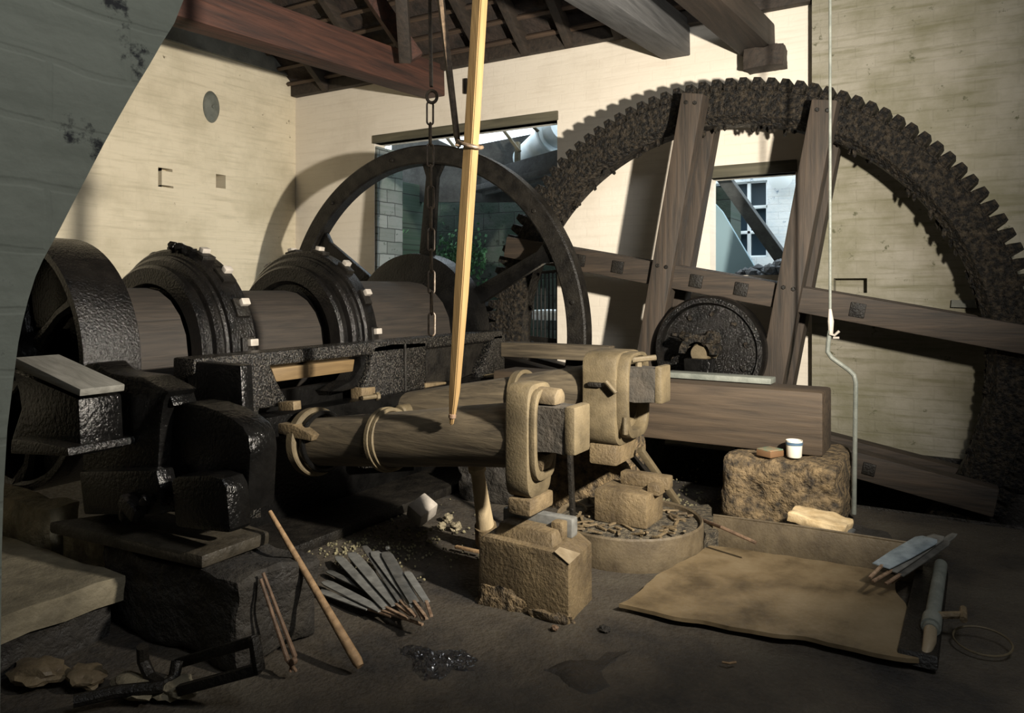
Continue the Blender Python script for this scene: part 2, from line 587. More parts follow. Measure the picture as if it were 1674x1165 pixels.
# black strip added at the wall foot behind the big wheel, painting the shade there
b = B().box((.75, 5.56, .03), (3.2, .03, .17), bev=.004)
struct('pit_shade_strip', b, 'iron_dull')
# plaster band on the left wall under the roof
b = B().prism([(XL + .001, 2.6, 3.40), (XL + .001, 5.66, 3.43), (XL + .001, 5.66, 3.53), (XL + .001, 4.6, 3.72), (XL + .001, 2.6, 3.72)], (.03, 0, 0), bev=.004)
struct('trim_3', b, 'trim_grey')

# dressed stones lining the left jamb of the doorway
b = B().box((DX0 + .012, 5.91, 1.3), (.03, .40, 2.62), bev=.004)
struct('trim_4', b, 'jamb')
# near arch: a brick wall along Y whose far end is the curve of an arch
arch = [(300, -60), (300, 0), (285, 38), (265, 70), (245, 105), (220, 146), (195, 190), (170, 235), (147, 279), (124, 323), (100, 370),
        (84, 400), (70, 425), (58, 452), (46, 490), (36, 530), (30, 560), (22, 620), (12, 700), (6, 800), (3, 900)]
ap = [at(u, v, X=-1.0) for u, v in arch]
ap[0] = V((-1.0, ap[1].y + .05, 2.6))
ap += [V((-1.0, ap[-1].y - .01, -.1)), V((-1.0, -2.38, -.1)), V((-1.0, -2.38, 2.6))]
b = B().prism(ap, (-.34, 0, 0), bev=0)
struct('wall_arch', b, 'arch')

# sloping tile roof seen from below
SL = .8
b = B().prism([(XL - .4, 6.3, ZE - .44), (XL - .4, 1.6, ZE + 3.32), (XL - .4, 1.6, ZE + 3.40), (XL - .4, 6.3, ZE - .36)],
              (-.87 - XL + .4, 0, 0), bev=0)
b.box((-1.75, -.45, ZE + 3.3), (8.9, 4.3, .08), bev=0)
b.box((.95, 3.6, 5.4), (3.7, 4.5, .1), bev=0)
b.prism([(-.87, 1.6, ZE + 3.4), (-.87, 5.6, ZE + .15), (-.87, 5.6, 5.6), (-.87, 1.6, 5.6)], (.05, 0, 0), bev=0)
struct('ceiling', b, 'tile')


def roof_z(y):
    return ZE + SL * (YB - y)


# ================================================================== ROOF TIMBERS
k = 0
rl = ['seventh', 'first', 'second', 'third', 'fourth', 'fifth', 'sixth']
rx = [-5.55, -4.9, -3.62, -3.2, -2.78, -2.34, -1.4]
rlab = ['dark rafter left of the red tie beam, nearest the left wall', 'dark rafter just left of the red tie beam under the tiles',
        'dark rafter just right of the red tie beam, behind the hanging rods', 'dark rafter behind the top of the yellow pole',
        'dark rafter midway between the yellow pole and the grey tie beam', 'dark rafter left of the grey tie beam under the tiles',
        'dark rafter right of the grey tie beam under the tiles']
for x, lb in zip(rx, rlab):
    single('rafter', B().beam((x, 5.66, roof_z(5.66) - .07), (x, 4.0, roof_z(4.0) - .07), .075, .11), 'dark_wood', lb, 'rafter', 'roof rafters')
names = ['lowest', 'second lowest', 'third lowest', 'fourth lowest', 'highest visible']
for i in range(5):
    y = 5.58 - i * .15
    single('tile_batten', B().box((-3.5, y, roof_z(y) - .035), (5.1, .035, .03), Matrix.Rotation(-math.atan(SL), 3, 'X'), bev=.003),
           'dark_wood_x', names[i] + ' of the thin battens across the rafters under the tiles', 'batten', 'tile battens')
single('wall_plate', B().box((-3.46, 5.655, ZE + .01), (5.15, .08, .14), bev=.006), 'dark_wood',
       'long dark wall plate along the top of the back wall under the roof', 'beam')

t = B().beam((-4.21, 5.69, 3.135), (-4.21, 2.6, 3.0), .22, .29, bev=.015)
single('tie_beam', t, 'red_beam', 'heavy red-brown tie beam crossing the roof at upper left', 'beam', 'roof tie beams')
t = B().beam((-1.88, 5.69, 3.14), (-1.88, 2.6, 2.95), .22, .28, bev=.015)
single('tie_beam', t, 'grey_beam', 'heavy grey tie beam right of the yellow pole, ending at the back wall', 'beam', 'roof tie beams')
t = B().beam((-1.26, 5.69, 3.03), (-1.42, 3.4, 3.04), .24, .2, bev=.02, rough=.012)
single('beam_stub', t, 'dark_wood', 'dark ragged beam right of the grey tie beam, above the corbel stone', 'beam')
t = B().box((-1.19, 5.62, 2.86), (.27, .2, .14), bev=.012, cuts=5, rough=.012, rs=9)
single('corbel', t, 'dark_wood', 'small dark wood corbel set in the back wall above the big gear wheel', 'corbel')
t = B().beam((-4.06, 5.2, 3.2), (-4.42, 4.85, 3.9), .12, .14, bev=.01)
single('roof_strut', t, 'red_beam', 'red-brown slanting strut rising from the red tie beam to the roof', 'strut')
t = B().beam((-3.97, 4.95, 3.1), (-3.75, 4.6, 3.75), .1, .12, bev=.01)
single('roof_strut', t, 'dark_wood', 'dark slanting strut beside the hanging rods, rising from the red tie beam', 'strut')
t = B().beam((-6.0, 3.55, 3.95), (-4.32, 3.75, 3.22), .14, .16, bev=.01)
single('roof_brace', t, 'dark_wood', 'grey-brown brace crossing the roof above the red tie beam', 'brace')

# ================================================================== BACK WALL FITTINGS
t = B().box(((DX0 + DX1) / 2, 5.74, DZ1 + .04), (DX1 - DX0 + .02, .12, .08), bev=.006)
single('door_lintel', t, 'olive_wood', 'long olive timber lintel over the doorway in the back wall', 'lintel')
t = B().box(((WX0 + WX1) / 2, 5.74, WZ1 + .045), (WX1 - WX0 + .02, .12, .09), bev=.006)
single('window_lintel', t, 'olive_wood', 'short olive timber lintel over the window opening behind the gear wheel', 'lintel')
# oval pattress plate on the left wall
t = root('wall_plate_disc', 'dark oval iron tie plate on the left whitewashed wall', 'plate', (XL + .001, 4.645, 2.915))
pd = B().lathe([(0, .03), (.10, .03), (.135, .018), (.150, 0), (0, 0)], (XL + .001, 4.645, 2.915), (1, 0, 0), 40)
for v in pd.bm.verts:
    v.co.y = 4.645 + (v.co.y - 4.645) * .6
part('disc', pd, 'grey_iron', t)
part('bolt_head', B().disc((XL + .025, 4.645, 2.915), (1, 0, 0), .018, .02, 6, .003), 'grey_iron', t)
# little iron tie behind the pole
t = root('wall_cramp', 'small dark iron cramp on the back wall behind the yellow pole', 'cramp', (-3.79, 5.70, 3.0))
part('strap', B().box((-3.86, 5.685, 3.05), (.035, .03, .14), bev=.005), 'iron_dull', t)
part('strap', B().box((-3.71, 5.685, 3.08), (.035, .03, .14), bev=.005), 'iron_dull', t)
part('bar', B().box((-3.785, 5.69, 3.065), (.15, .02, .03), bev=.004), 'iron_dull', t)
t = B().box((.10, 5.56, 1.10), (.26, .05, .05), bev=.01, cuts=3, rough=.01)
single('wall_ledge', t, 'trim_grey', 'small ragged stone ledge on the right wall beside the gear rim', 'ledge')

# ================================================================== OUTSIDE THE DOORWAY
b = B().box((-3.9, 9.0, -.06), (11, 5.6, .1), bev=0)
single('yard_ground', b, 'ground_out', 'grey ground of the yard outside the back wall', 'ground', kind='structure')
b = B().prism([(-7.2, 7.4, 0), (-1.9, 7.4, 0), (-1.9, 7.4, 2.18), (-4.3, 7.4, 2.58), (-5.5, 7.4, 2.75), (-7.2, 7.4, 2.75)], (0, .4, 0), bev=0)
b.box((-5.78, 6.75, 1.2), (.9, .7, 2.4), bev=.02)
single('retaining_wall', b, 'stone_wall', 'mossy stone wall of large blocks outside the doorway', 'wall')
# ivy: a mass of leaves, uncountable
b = B()
for i in range(420):
    c = V((random.gauss(-5.42, .11), 6.38 - random.random() * .05, random.gauss(1.95, .2)))
    b.box(c, (.028, .006, .036), Matrix.Rotation(random.uniform(-1, 1), 3, 'X') @ Matrix.Rotation(random.uniform(-1.2, 1.2), 3, 'Z'), bev=0)
for i in range(420):
    c = V((random.uniform(-5.4, -4.7), 7.36 - random.random() * .05, random.gauss(1.55, .14)))
    b.box(c, (.028, .006, .036), Matrix.Rotation(random.uniform(-1, 1), 3, 'X') @ Matrix.Rotation(random.uniform(-1.2, 1.2), 3, 'Z'), bev=0)
single('ivy', b, 'moss', 'bright green ferns growing on the stone wall outside the doorway', 'fern', kind='stuff')
# penstock pipe and trough
t = root('water_pipe', 'large pale pipe outside the top right of the doorway', 'pipe', at(880, 232, Y=6.6))
pa, pc = at(862, 262, Y=7.0), at(925, 205, Y=6.5)
part('barrel', B().tube([pa, pa.lerp(pc, .5), pc], .17, 28), 'pipe_paint', t)
q = pa.lerp(pc, .75)
part('flange', B().disc(q, pc - pa, .225, .05, 32), 'pipe_paint', t)
t = root('launder', 'dark wooden water trough under the pale pipe outside the doorway', 'trough', at(880, 300, Y=6.5))
part('bottom_board', B().beam(at(790, 312, Y=6.9), at(935, 280, Y=6.3), .4, .06), 'dark_out', t)
part('side_board', B().beam(at(790, 300, Y=6.75), at(935, 262, Y=6.15), .05, .26), 'dark_out', t)
part('upright', B().beam(at(846, 300, Y=6.6), at(846, 232, Y=6.6), .05, .05, (0, 1, 0)), 'olive_wood', t)
t = root('open_roof_frame', 'dark timber frame against the white sky in the doorway top', 'frame', at(840, 260, Y=6.5))
part('boarding', B().prism([at(640, 238, Y=6.9), at(702, 222, Y=6.9), at(746, 243, Y=6.9), at(905, 212, Y=6.9), at(935, 205, Y=6.9), at(935, 330, Y=6.9), at(640, 330, Y=6.9)], (0, .05, 0), bev=0), 'dark_out', t)
for (a, c) in (((728, 222), (760, 262)), ((818, 206), (850, 248)), ((862, 198), (880, 215))):
    part('spar', B().beam(at(*a, Y=6.42), at(*c, Y=6.42), .03, .035, (0, 1, 0)), 'olive_wood', t)
# iron grille by the right jamb
t = root('iron_grille', 'black iron railing of upright bars at the right of the doorway', 'railing', (-3.16, 5.95, .7))
for i in range(7):
    u = 872 + i * 6.4
    part('bar', B().tube([at(u, 445, Y=5.95), at(u, 560, Y=5.95)], .008, 8), 'iron_dull', t)
part('top_rail', B().beam(at(866, 447, Y=5.95), at(914, 443, Y=5.95), .02, .03), 'iron_dull', t)
part('bottom_rail', B().beam(at(866, 553, Y=5.95), at(914, 558, Y=5.95), .02, .05), 'iron_dull', t)
b = B().box((-3.2, 6.2, .35), (1.1, .3, .75), bev=.02, cuts=4, rough=.02)
single('sill_block', b, 'stone_dark', 'low dark stone block outside the doorway behind the railing', 'stone')
b = B().box((-3.35, 6.6, .94), (.5, .3, .1), bev=.02)
single('pale_stone', b, 'white_brick', 'pale stone seen through the foot of the black railing', 'stone')

# ================================================================== OUTSIDE THE WINDOW
t = root('outbuilding', 'white-painted brick building seen through the window opening', 'building', (-2.0, 8.5, 0))
bx0, bx1, bz0, bz1 = at(1205, 300, Y=8.5).x, at(1254, 300, Y=8.5).x, at(1230, 420, Y=8.5).z, at(1230, 296, Y=8.5).z
bx0 -= .3
wb = wall_cells(B(), 'Y', 8.5, -4.6, 1.2, 0, 3.4, [(bx0, bx1, bz0, bz1, .09)], .3)
part('wall', wb, 'white_brick', t)
wf = B()
for x in (bx0, (bx0 + bx1) / 2 - .11, (bx0 + bx1) / 2 + .11, bx1):
    wf.box((x, 8.55, (bz0 + bz1) / 2), (.035, .05, bz1 - bz0), bev=.004)
for z in (bz0, bz0 + (bz1 - bz0) * .33, bz0 + (bz1 - bz0) * .66, bz1):
    wf.box(((bx0 + bx1) / 2, 8.55, z), (bx1 - bx0, .05, .035), bev=.004)
wfo = part('window', wf, 'frame_white', t)
part('pane', B().box(((bx0 + bx1) / 2, 8.58, (bz0 + bz1) / 2), (bx1 - bx0, .01, bz1 - bz0), bev=0), 'glass', wfo)
q = at(1277, 290, Y=8.45)
part('wall_lamp', B().lathe([(.0, 0), (.1, .0), (.13, .05), (.0, .09)], q, (0, -1, 0), 28), 'frame_white', t)
single('raking_timber', B().beam(at(1172, 275, Y=6.45), at(1285, 432, Y=6.45), .1, .16, (0, 1, 0)), 'dark_out',
       'dark slanting timber crossing outside the window opening', 'beam')
b = B().prism([at(1166, 330, Y=6.55), at(1180, 345, Y=6.55), at(1236, 440, Y=6.55), at(1230, 470, Y=6.55), at(1160, 470, Y=6.55)], (0, .05, 0), bev=.004)
single('leaning_board', b, 'blue_grey', 'blue-grey board leaning outside the lower left of the window opening', 'board')
b = B()
for i in range(140):
    u = random.uniform(1195, 1320)
    c = at(u, 455, Y=6.2)
    top = 1.30 + .13 * (u - 1195) / 110
    b.rock((c.x, 6.0 + random.random() * .5, random.uniform(top - .16, top)), (.05, .05, .045), .5, 1, i)
b.box((-1.3, 6.3, .6), (1.2, .6, 1.2), bev=.05)
single('coal_heap', b, 'coal', 'heap of blue-black coal below the window opening outside', 'coal', kind='stuff')

# ================================================================== THE SHAFT with cam rings and flywheel
SX, SZ = -3.6, .868
YD = (0, 1, 0)


def onshaft(y):
    return V((SX, y, SZ))


sh = root('tilt_shaft', 'long horizontal wooden drive shaft carrying black cam rings and a spoked flywheel', 'shaft', (SX, 3.3, SZ))
# wooden drum in staves
for (y0, y1, r) in ((1.9, 2.39, .335), (2.6, 3.32, .32), (3.43, 4.56, .385)):
    bb = B()
    pr = []
    bb.lathe([(r - .03, 0), (r, .02), (r, y1 - y0 - .02), (r - .03, y1 - y0)], onshaft(y0), YD, 20)
    bb.box((SX, (y0 + y1) / 2, SZ + .0), (.3, y1 - y0, .3), bev=0)
    part('drum', bb, 'drum', sh)
part('axle', B().lathe([(0, 0), (.08, 0), (.08, 4.1), (0, 4.1)], onshaft(1.3), YD, 24), 'iron_dull', sh)
# near pulley with curved spokes
pw = B().lathe([(.535, .0), (.565, .0), (.57, .01), (.565, .25), (.53, .25), (.52, .02), (.535, 0)], onshaft(1.725), YD, 72)
pl = part('belt_pulley', pw, 'iron_grain', sh)
for i in range(6):
    a = R(35 + 60 * i)
    d = V((math.cos(a), 0, math.sin(a)))
    n = V((-math.sin(a), 0, math.cos(a)))
    c = onshaft(1.80)
    bb = B().tube([c + d * .10, c + d * .22 + n * .02, c + d * .36 + n * .025, c + d * .46, c + d * .535 - n * .03],
                  [.045, .036, .033, .042, .075], 10)
    part('spoke', bb, 'iron', pl)
part('hub', B().disc(onshaft(1.70), YD, .14, .26, 32), 'iron', pl)
part('web_plate', B().ring(onshaft(1.9), YD, .09, .545, .04, 60), 'iron', pl)


def cam_ring(y0, w, r, tag_ang, flange):
    bb = B()
    rb = r * .72
    # stepped cast profile: near flange, groove, cam band
    prof = [(rb - .03, 0), (rb + .05, 0), (rb + .065, .015), (rb + .065, .05), (r * .89, .055), (r * .92, .07), (r * .92, .085), (r - .035, .09), (r - .03, .105),
            (r - .012, .108), (r, .12), (r, w - .012), (r - .012, w), (rb - .03, w), (rb - .05, .02), (rb - .03, 0)]
    bb.lathe(prof, onshaft(y0), YD, 96)
    ring_ = part('cam_ring', bb, 'iron_grain', sh)
    part('hub_plate', B().ring(onshaft(y0 + .03), YD, .26, rb - .02, .08, 60), 'iron', ring_)
    for i, a in enumerate(tag_ang):
        a = R(a)
        d = V((math.cos(a), 0, math.sin(a)))
        n = V((-math.sin(a), 0, math.cos(a)))
        rot = Matrix((n, V(YD), d)).transposed()
        c = onshaft(y0 + .12 + (w - .12) / 2) + d * (r + .004)
        part('cam', B().box(c, (.10, (w - .12) * .6, .025), rot, .006), 'iron_dull', ring_)
        part('wedge', B().box(c + d * .018 + n * .022 + V((0, (w - .12) * .12, 0)), (.036, .05, .036), rot, .006), 'bright', ring_, 'pale worn wedge end')
    # ragged clods of grease along the top
    return ring_


r2 = cam_ring(2.373, .252, .54, (4, 25.5, 47, 68, 90, 112, 134), .1)
for a, s in ((84, .04), (79, .035), (72, .035)):
    d = V((math.cos(R(a)), 0, math.sin(R(a))))
    part('grease_clod', B().rock(onshaft(2.5) + d * .55, (s, s * 1.2, s * .8), .5, 2, a), 'iron', r2)
r3 = cam_ring(3.303, .22, .57, (5, 29, 53, 77, 101, 125), .1)
# flywheel
fy = 4.616
hubw = B().lathe([(.08, 0), (.52, 0), (.60, .03), (.603, .05), (.603, .19), (.595, .2), (.08, .2)], onshaft(4.537), YD, 80)
fl = part('flywheel', B().ring(onshaft(fy), YD, 1.296, 1.44, .12, 140, .012), 'iron_dull', sh)
part('hub', hubw, 'iron', fl)
for i in range(6):
    a = R(85 + 60.5 * i)
    d = V((math.cos(a), 0, math.sin(a)))
    n = V((-math.sin(a), 0, math.cos(a)))
    c = onshaft(fy + .05)
    bb = B().prism([c + d * .55 - n * .065, c + d * 1.2 - n * .05, c + d * 1.31 - n * .10, c + d * 1.31 + n * .10, c + d * 1.2 + n * .05, c + d * .55 + n * .065],
                   (0, .055, 0), bev=.01)
    part('spoke', bb, 'iron', fl)
for i in range(12):
    a = R(10 + 30 * i)
    d = V((math.cos(a), 0, math.sin(a)))
    part('rim_bolt', B().disc(onshaft(fy - .012) + d * 1.365, YD, .016, .02, 8, .003), 'iron_dull', fl)
# pinion that meshes with the big wheel
pn = B().disc(onshaft(5.12), YD, .27, .24, 40)
for i in range(20):
    a = 2 * PI * i / 20
    d = V((math.cos(a), 0, math.sin(a)))
    n = V((-math.sin(a), 0, math.cos(a)))
    rot = Matrix((n, V(YD), d)).transposed()
    pn.box(onshaft(5.24) + d * .30, (.045, .24, .1), rot, .006)
part('pinion', pn, 'gear', sh)

# ================================================================== THE BIG SPUR WHEEL
GX, GZ, GY = -1.40, .765, 5.06
GR = 1.84
gw = root('spur_wheel', 'huge black toothed gear wheel with crossed timber arms, in front of the right wall', 'gear wheel', (GX, GY, GZ))
gc = V((GX, GY, GZ))
part('rim', B().lathe([(1.56, .05), (1.58, .03), (1.60, .0), (1.755, -.01), (1.775, .01), (1.775, .2), (1.75, .22), (1.58, .22), (1.55, .2), (1.55, .06), (1.56, .05)], gc, YD, 160),
     'gear', gw)
NT = 126
tooth = B().prism([gc + V((-.037, -.005, 1.76)), gc + V((.037, -.005, 1.76)), gc + V((.034, -.005, 1.795)), gc + V((.023, -.005, 1.845)), gc + V((-.023, -.005, 1.845)), gc + V((-.034, -.005, 1.795))],
                  (0, .2, 0), bev=.004)
th0 = part('tooth', tooth, 'gear', gw)
hidden = B()
first = True
for i in range(NT):
    a = 2 * PI * i / NT            # clockwise from the top
    deg = math.degrees(a)
    if 130 < deg < 205:            # the teeth down in the pit
        continue
    if first:
        first = False
        continue
    o = dup(th0, gw)
    o.rotation_euler = (0, a, 0)
rot0 = [v.co.copy() for v in th0.data.vertices]
for i in range(NT):
    a = 2 * PI * i / NT
    if 130 < math.degrees(a) < 205:
        rm = Matrix.Rotation(a, 3, 'Y')
        t_ = bmesh.new()
        t_.from_mesh(th0.data)
        for v in t_.verts:
            v.co = rm @ v.co + gc
        hidden._join(t_)
part('lower_teeth', hidden, 'gear', gw, kind='stuff')
# clods of grease hanging from the inner edge
cl = B()
for i in range(120):
    a = R(random.uniform(-80, 110))
    d = V((math.sin(a), 0, math.cos(a)))
    L = random.uniform(.01, .035)
    cl.rock(gc + d * 1.55 + V((0, random.uniform(.03, .2), -L * .5)), (.014, .014, L), .5, 1, i)
part('grease_drips', cl, 'gear', gw, kind='stuff')
AL = R(10.3)                       # the wheel has stopped a little turned
rx_, rz_ = V((math.cos(AL), 0, -math.sin(AL))), V((math.sin(AL), 0, math.cos(AL)))


def gp(x, y, z):
    return V((GX, y, GZ)) + rx_ * x + rz_ * z


HS = .415
for s in (-1, 1):
    for (y, nm) in ((GY - .10, 'front'), (GY + .28, 'rear')):
        a = part('arm', B().beam(gp(s * HS, y, -1.70), gp(s * HS, y, 1.685), .15, .15, tuple(rx_), bev=.012), 'arm', gw)
        for z in (1.62, .52) if nm == 'front' else ():
            for dx in (-.03, .03):
                part('arm_bolt', B().disc(gp(s * HS + dx, y - .085, z), (0, 1, 0), .014, .02, 6, .003), 'iron_dull', a)
for s in (-1, 1):
    for (y, nm) in ((GY - .06, 'front'), (GY + .24, 'rear')):
        a = part('cross_arm', B().beam(gp(-1.70, y, s * .46), gp(1.70, y, s * .46), .13, .16, tuple(rz_), bev=.012), 'arm_h', gw)
        if nm == 'front' and s == 1:
            for x in (-1.05, -.75, -.18, .12, .82):
                rot = Matrix((rx_, V((0, 1, 0)), rz_)).transposed()
                pt = part('bolt_plate', B().box(gp(x, y - .07, s * .46), (.085, .015, .085), rot, .004), 'iron_dull', a)
        if nm == 'front' and s == -1:
            for x in (.75, 1.05):
                rot = Matrix((rx_, V((0, 1, 0)), rz_)).transposed()
                pt = part('bolt_plate', B().box(gp(x, y - .07, s * .46), (.07, .015, .07), rot, .004), 'iron_dull', a)
hubg = part('hub_disc', B().lathe([(.06, 0), (.30, 0), (.315, -.03), (.345, -.03), (.36, 0), (.36, .1), (.06, .1)], V((GX + .02, GY - .24, GZ + .03)), YD, 64), 'iron_grain', gw)
for i in range(10):
    a = 2 * PI * i / 10 + .2
    d = V((math.cos(a), 0, math.sin(a)))
    part('hub_bolt', B().box(V((GX + .02, GY - .245, GZ + .03)) + d * .245, (.022, .03, .035), Matrix.Rotation(-a * 1.7, 3, 'Y'), .006), 'gear', hubg)
part('axle', B().lathe([(0, -.34), (.055, -.34), (.065, -.32), (.065, -.1), (.12, -.08), (.12, .34), (0, .34)], V((GX + .02, GY - .1, GZ + .03)), YD, 28), 'tan_iron', gw,
     'tan worn axle end')
# bearing that carries the near end of the big wheel's axle
t = root('axle_bearing', 'black grease-clotted bearing stand under the big gear wheel axle', 'bearing', (GX, 4.66, 0))
part('sleeper', B().box((GX + .03, 4.62, .5), (.92, .16, .06), bev=.01), 'iron_dull', t)
part('pedestal', B().prism([(GX - .16, 4.58, .53), (GX + .18, 4.58, .53), (GX + .08, 4.58, .58), (GX + .10, 4.58, .765), (GX - .07, 4.58, .765), (GX - .06, 4.58, .58)], (0, .13, 0), bev=.012), 'iron', t)
part('cap', B().lathe([(.075, 0), (.12, 0), (.12, .13), (.075, .13)], (GX + .02, 4.58, GZ + .03), YD, 24, a0=-PI / 2, a1=PI / 2).rock((GX - .06, 4.6, GZ + .13), (.05, .04, .03), .6, 2, 2).rock((GX + .10, 4.6, GZ + .13), (.06, .04, .05), .6, 2, 4), 'gear', t)
for dx in (-.28, .36):
    part('leg', B().box((GX + dx, 4.48, .235), (.12, .12, .47), bev=.01), 'iron_dull', t)
part('lug', B().box((GX + .42, 4.60, .56), (.09, .12, .07), bev=.01), 'anvil_iron', t)
for x in (-.12, .02):
    part('stud', B().tube([(GX + x, 4.56, .53), (GX + x, 4.56, .66)], .014, 8), 'bright', t)

# ================================================================== HURST FRAME (black iron)
FX = -2.78
hf = root('hammer_frame', 'long black cast-iron frame with curved cheeks between the shaft and the hammers', 'frame', (FX, 3.2, 0))
rail = B().prism([(FX - .12, 2.03, .905), (FX + .02, 2.03, .905), (FX + .02, 2.03, .84), (FX - .12, 2.03, .80)], (0, 2.5, 0), bev=.012)
part('top_rail', rail, 'iron_spark', hf)


def cheek(px, thick=.07, x=FX + .02):
    return B().prism([at(u, v, X=x) for u, v in px], (-thick, 0, 0), bev=.01)


part('cheek', cheek([(393, 594), (440, 592), (452, 622), (472, 658), (462, 664), (424, 668), (422, 700), (424, 760), (428, 846), (398, 850), (398, 700), (394, 640)]), 'iron_spark', hf)
part('cheek', cheek([(612, 566), (640, 560), (697, 558), (697, 760), (594, 766), (592, 632), (602, 608)]), 'iron_spark', hf)
part('rib', B().tube([at(662, 562, X=FX + .025), at(663, 690, X=FX + .025)], .008, 8), 'iron_dull', hf)
part('cheek', cheek([(808, 548), (826, 546), (824, 720), (782, 720), (784, 604), (796, 580)]), 'iron_spark', hf)
# curved inner webs that sweep from the rail into the cheeks
part('web', cheek([(560, 574), (612, 566), (602, 606), (592, 632), (560, 640), (540, 640), (575, 622), (590, 600), (590, 584)], .12, FX - .02), 'iron', hf)
part('web', cheek([(697, 560), (760, 556), (808, 549), (796, 580), (784, 606), (745, 622), (697, 626)], .10, FX - .04), 'iron_dull', hf)
part('end_web', B().prism([at(u, v, Y=2.04) for u, v in ((306, 590), (393, 597), (398, 700), (396, 846), (330, 800), (306, 660))], (0, .06, 0), bev=.01), 'iron', hf)
part('dark_backing', B().box((FX - .16, 3.25, .34), (.05, 2.4, .70), bev=.006), 'iron', hf)  # added black board, hides the lit wall so gaps under the rail stay dark
part('sole_plate', B().box((FX + .0, 3.27, .02), (.46, 2.5, .05), bev=.01), 'iron_dull', hf)
part('lower_rail', B().box((FX - .02, 3.3, .555), (.14, 2.3, .1), bev=.01), 'iron', hf)
part('packing_timber', B().prism([at(u, v, X=FX + .01) for u, v in ((444, 602), (580, 587), (577, 607), (452, 624))], (-.09, 0, 0), bev=.005), 'new_wood', hf, 'yellow packing timber')
for u0, u1, v0, v1 in ((591, 614, 634, 690), (696, 730, 626, 680)):
    part('wedge_block', B().prism([at(u0, v0, X=FX + .03), at(u1, v0 - 2, X=FX + .03), at(u1 - 1, v1 - 1, X=FX + .03), at(u0 + 2, v1, X=FX + .03)], (-.08, 0, 0), bev=.006), 'anvil_iron', hf, 'tan wedge block')
for (u, v) in ((600, 649), (712, 640), (798, 614)):
    p = at(u, v, X=FX + .04)
    part('adjusting_bolt', B().tube([p - V((0, .04, 0)), p + V((.02, .05, 0))], .013, 8).disc(p + V((.02, .05, 0)), (.4, 1, 0), .022, .02, 6, .003), 'tan_iron', hf)

# ================================================================== FRONT STANDARD on its sole plate
bs = root('iron_standard', 'black cast-iron standard with rounded cheek on a sole plate in the left foreground', 'standard', (-2.5, 1.75, .30))
ZP = .33
part('sole_plate', B().prism([at(80, 852, Z=ZP), at(330, 908, Z=ZP), at(441, 868, Z=ZP), at(300, 822, Z=ZP)], (0, 0, -.045), bev=.012), 'plate_iron', bs)
YS = 1.66
part('upright', B().prism([at(u, v, Y=YS) for u, v in ((130, 604), (140, 594), (158, 592), (172, 606), (196, 612), (232, 616), (262, 632), (276, 640), (268, 652), (262, 690), (258, 760), (262, 838), (136, 838))], (0, .12, 0), bev=.014), 'iron', bs)
part('bearing_lip', B().prism([at(u, v, Y=YS + .02) for u, v in ((254, 634), (276, 640), (284, 664), (262, 668))], (0, .10, 0), bev=.01), 'iron', bs)
part('cheek', B().prism([at(u, v, Y=YS + .05) for u, v in ((258, 668), (280, 661), (304, 658), (330, 662), (356, 671), (380, 684), (396, 697), (406, 714), (409, 740), (404, 838), (262, 838))], (0, .12, 0), bev=.014), 'iron', bs)
part('foot_block', B().prism([at(u, v, Y=1.60) for u, v in ((278, 784), (290, 778), (340, 776), (362, 782), (370, 800), (376, 866), (372, 872), (286, 862))], (0, .09, 0), bev=.014), 'iron', bs)
part('ledge', B().prism([at(u, v, Y=1.60) for u, v in ((128, 770), (255, 768), (262, 800), (262, 842), (136, 842))], (0, .07, 0), bev=.014), 'iron', bs)
part('gib_key', B().box(at(216, 828, Y=1.58), (.1, .05, .05), Matrix.Rotation(.5, 3, 'Y'), .01).rock(at(205, 836, Y=1.575), (.02, .02, .04), .4, 2, 3).rock(at(236, 818, Y=1.575), (.018, .018, .022), .4, 2, 4), 'iron_grain', bs)
part('holding_bolt', B().tube([at(385, 862, Y=1.72), at(385, 822, Y=1.72)], .02, 10), 'iron_grain', bs)

b = B().box((-2.30, 1.755, .132), (.74, .34, .29), cuts=14, soft=3, rough=.03, rs=5)
single('foundation_stone', b, 'stone_dark', 'big sooty foundation stone under the black standard in the left foreground', 'stone')

b = B().box((-2.84, 1.665, .14), (.30, .12, .285), cuts=8, soft=1, rough=.018, rs=11)
single('packing_stone', b, 'stone', 'small tan stone packed under the left end of the black sole plate', 'stone')
# near bearing of the shaft with a plank on it
nb = root('shaft_bearing', 'black iron bearing block under the near end of the shaft, at the left edge', 'bearing', (-3.6, 1.56, .42))
part('block', B().prism([at(u, v, Y=1.48) for u, v in ((18, 604), (128, 652), (132, 745), (28, 735), (18, 718), (34, 668), (30, 640))], (0, .16, 0), bev=.012), 'iron', nb)
part('cap', B().lathe([(.085, 0), (.15, 0), (.15, .16), (.085, .16)], (SX, 1.49, SZ), YD, 28, a0=-PI / 2, a1=PI / 2), 'iron', nb)
part('foot', B().prism([at(u, v, Y=1.42) for u, v in ((18, 716), (60, 722), (110, 732), (112, 746), (16, 742))], (0, .25, 0), bev=.01), 'iron_grain', nb)
b = B().prism([at(14, 588, Y=1.44), at(24, 584, Y=1.44), at(131, 636, Y=1.44), at(130, 648, Y=1.44), at(16, 598, Y=1.44)], (0, .16, 0), bev=.005)
single('grey_plank', b, 'plank', 'grey sloping plank on top of the black bearing block at the left edge', 'plank')
b = B().box((-3.70, 1.65, .165), (1.36, .115, .35), cuts=12, soft=1, rough=.02, rs=8)
single('pedestal_stone', b, 'stone', 'tan stone block under the shaft bearing at the left edge', 'stone')
b = B().box((-3.66, .59, .155), (2.3, 1.96, .085), cuts=18, soft=0, rough=.015, rs=9, seed=4)
single('floor_slab', b, 'slab', 'broad tan stone slab on the floor at the left edge', 'slab')

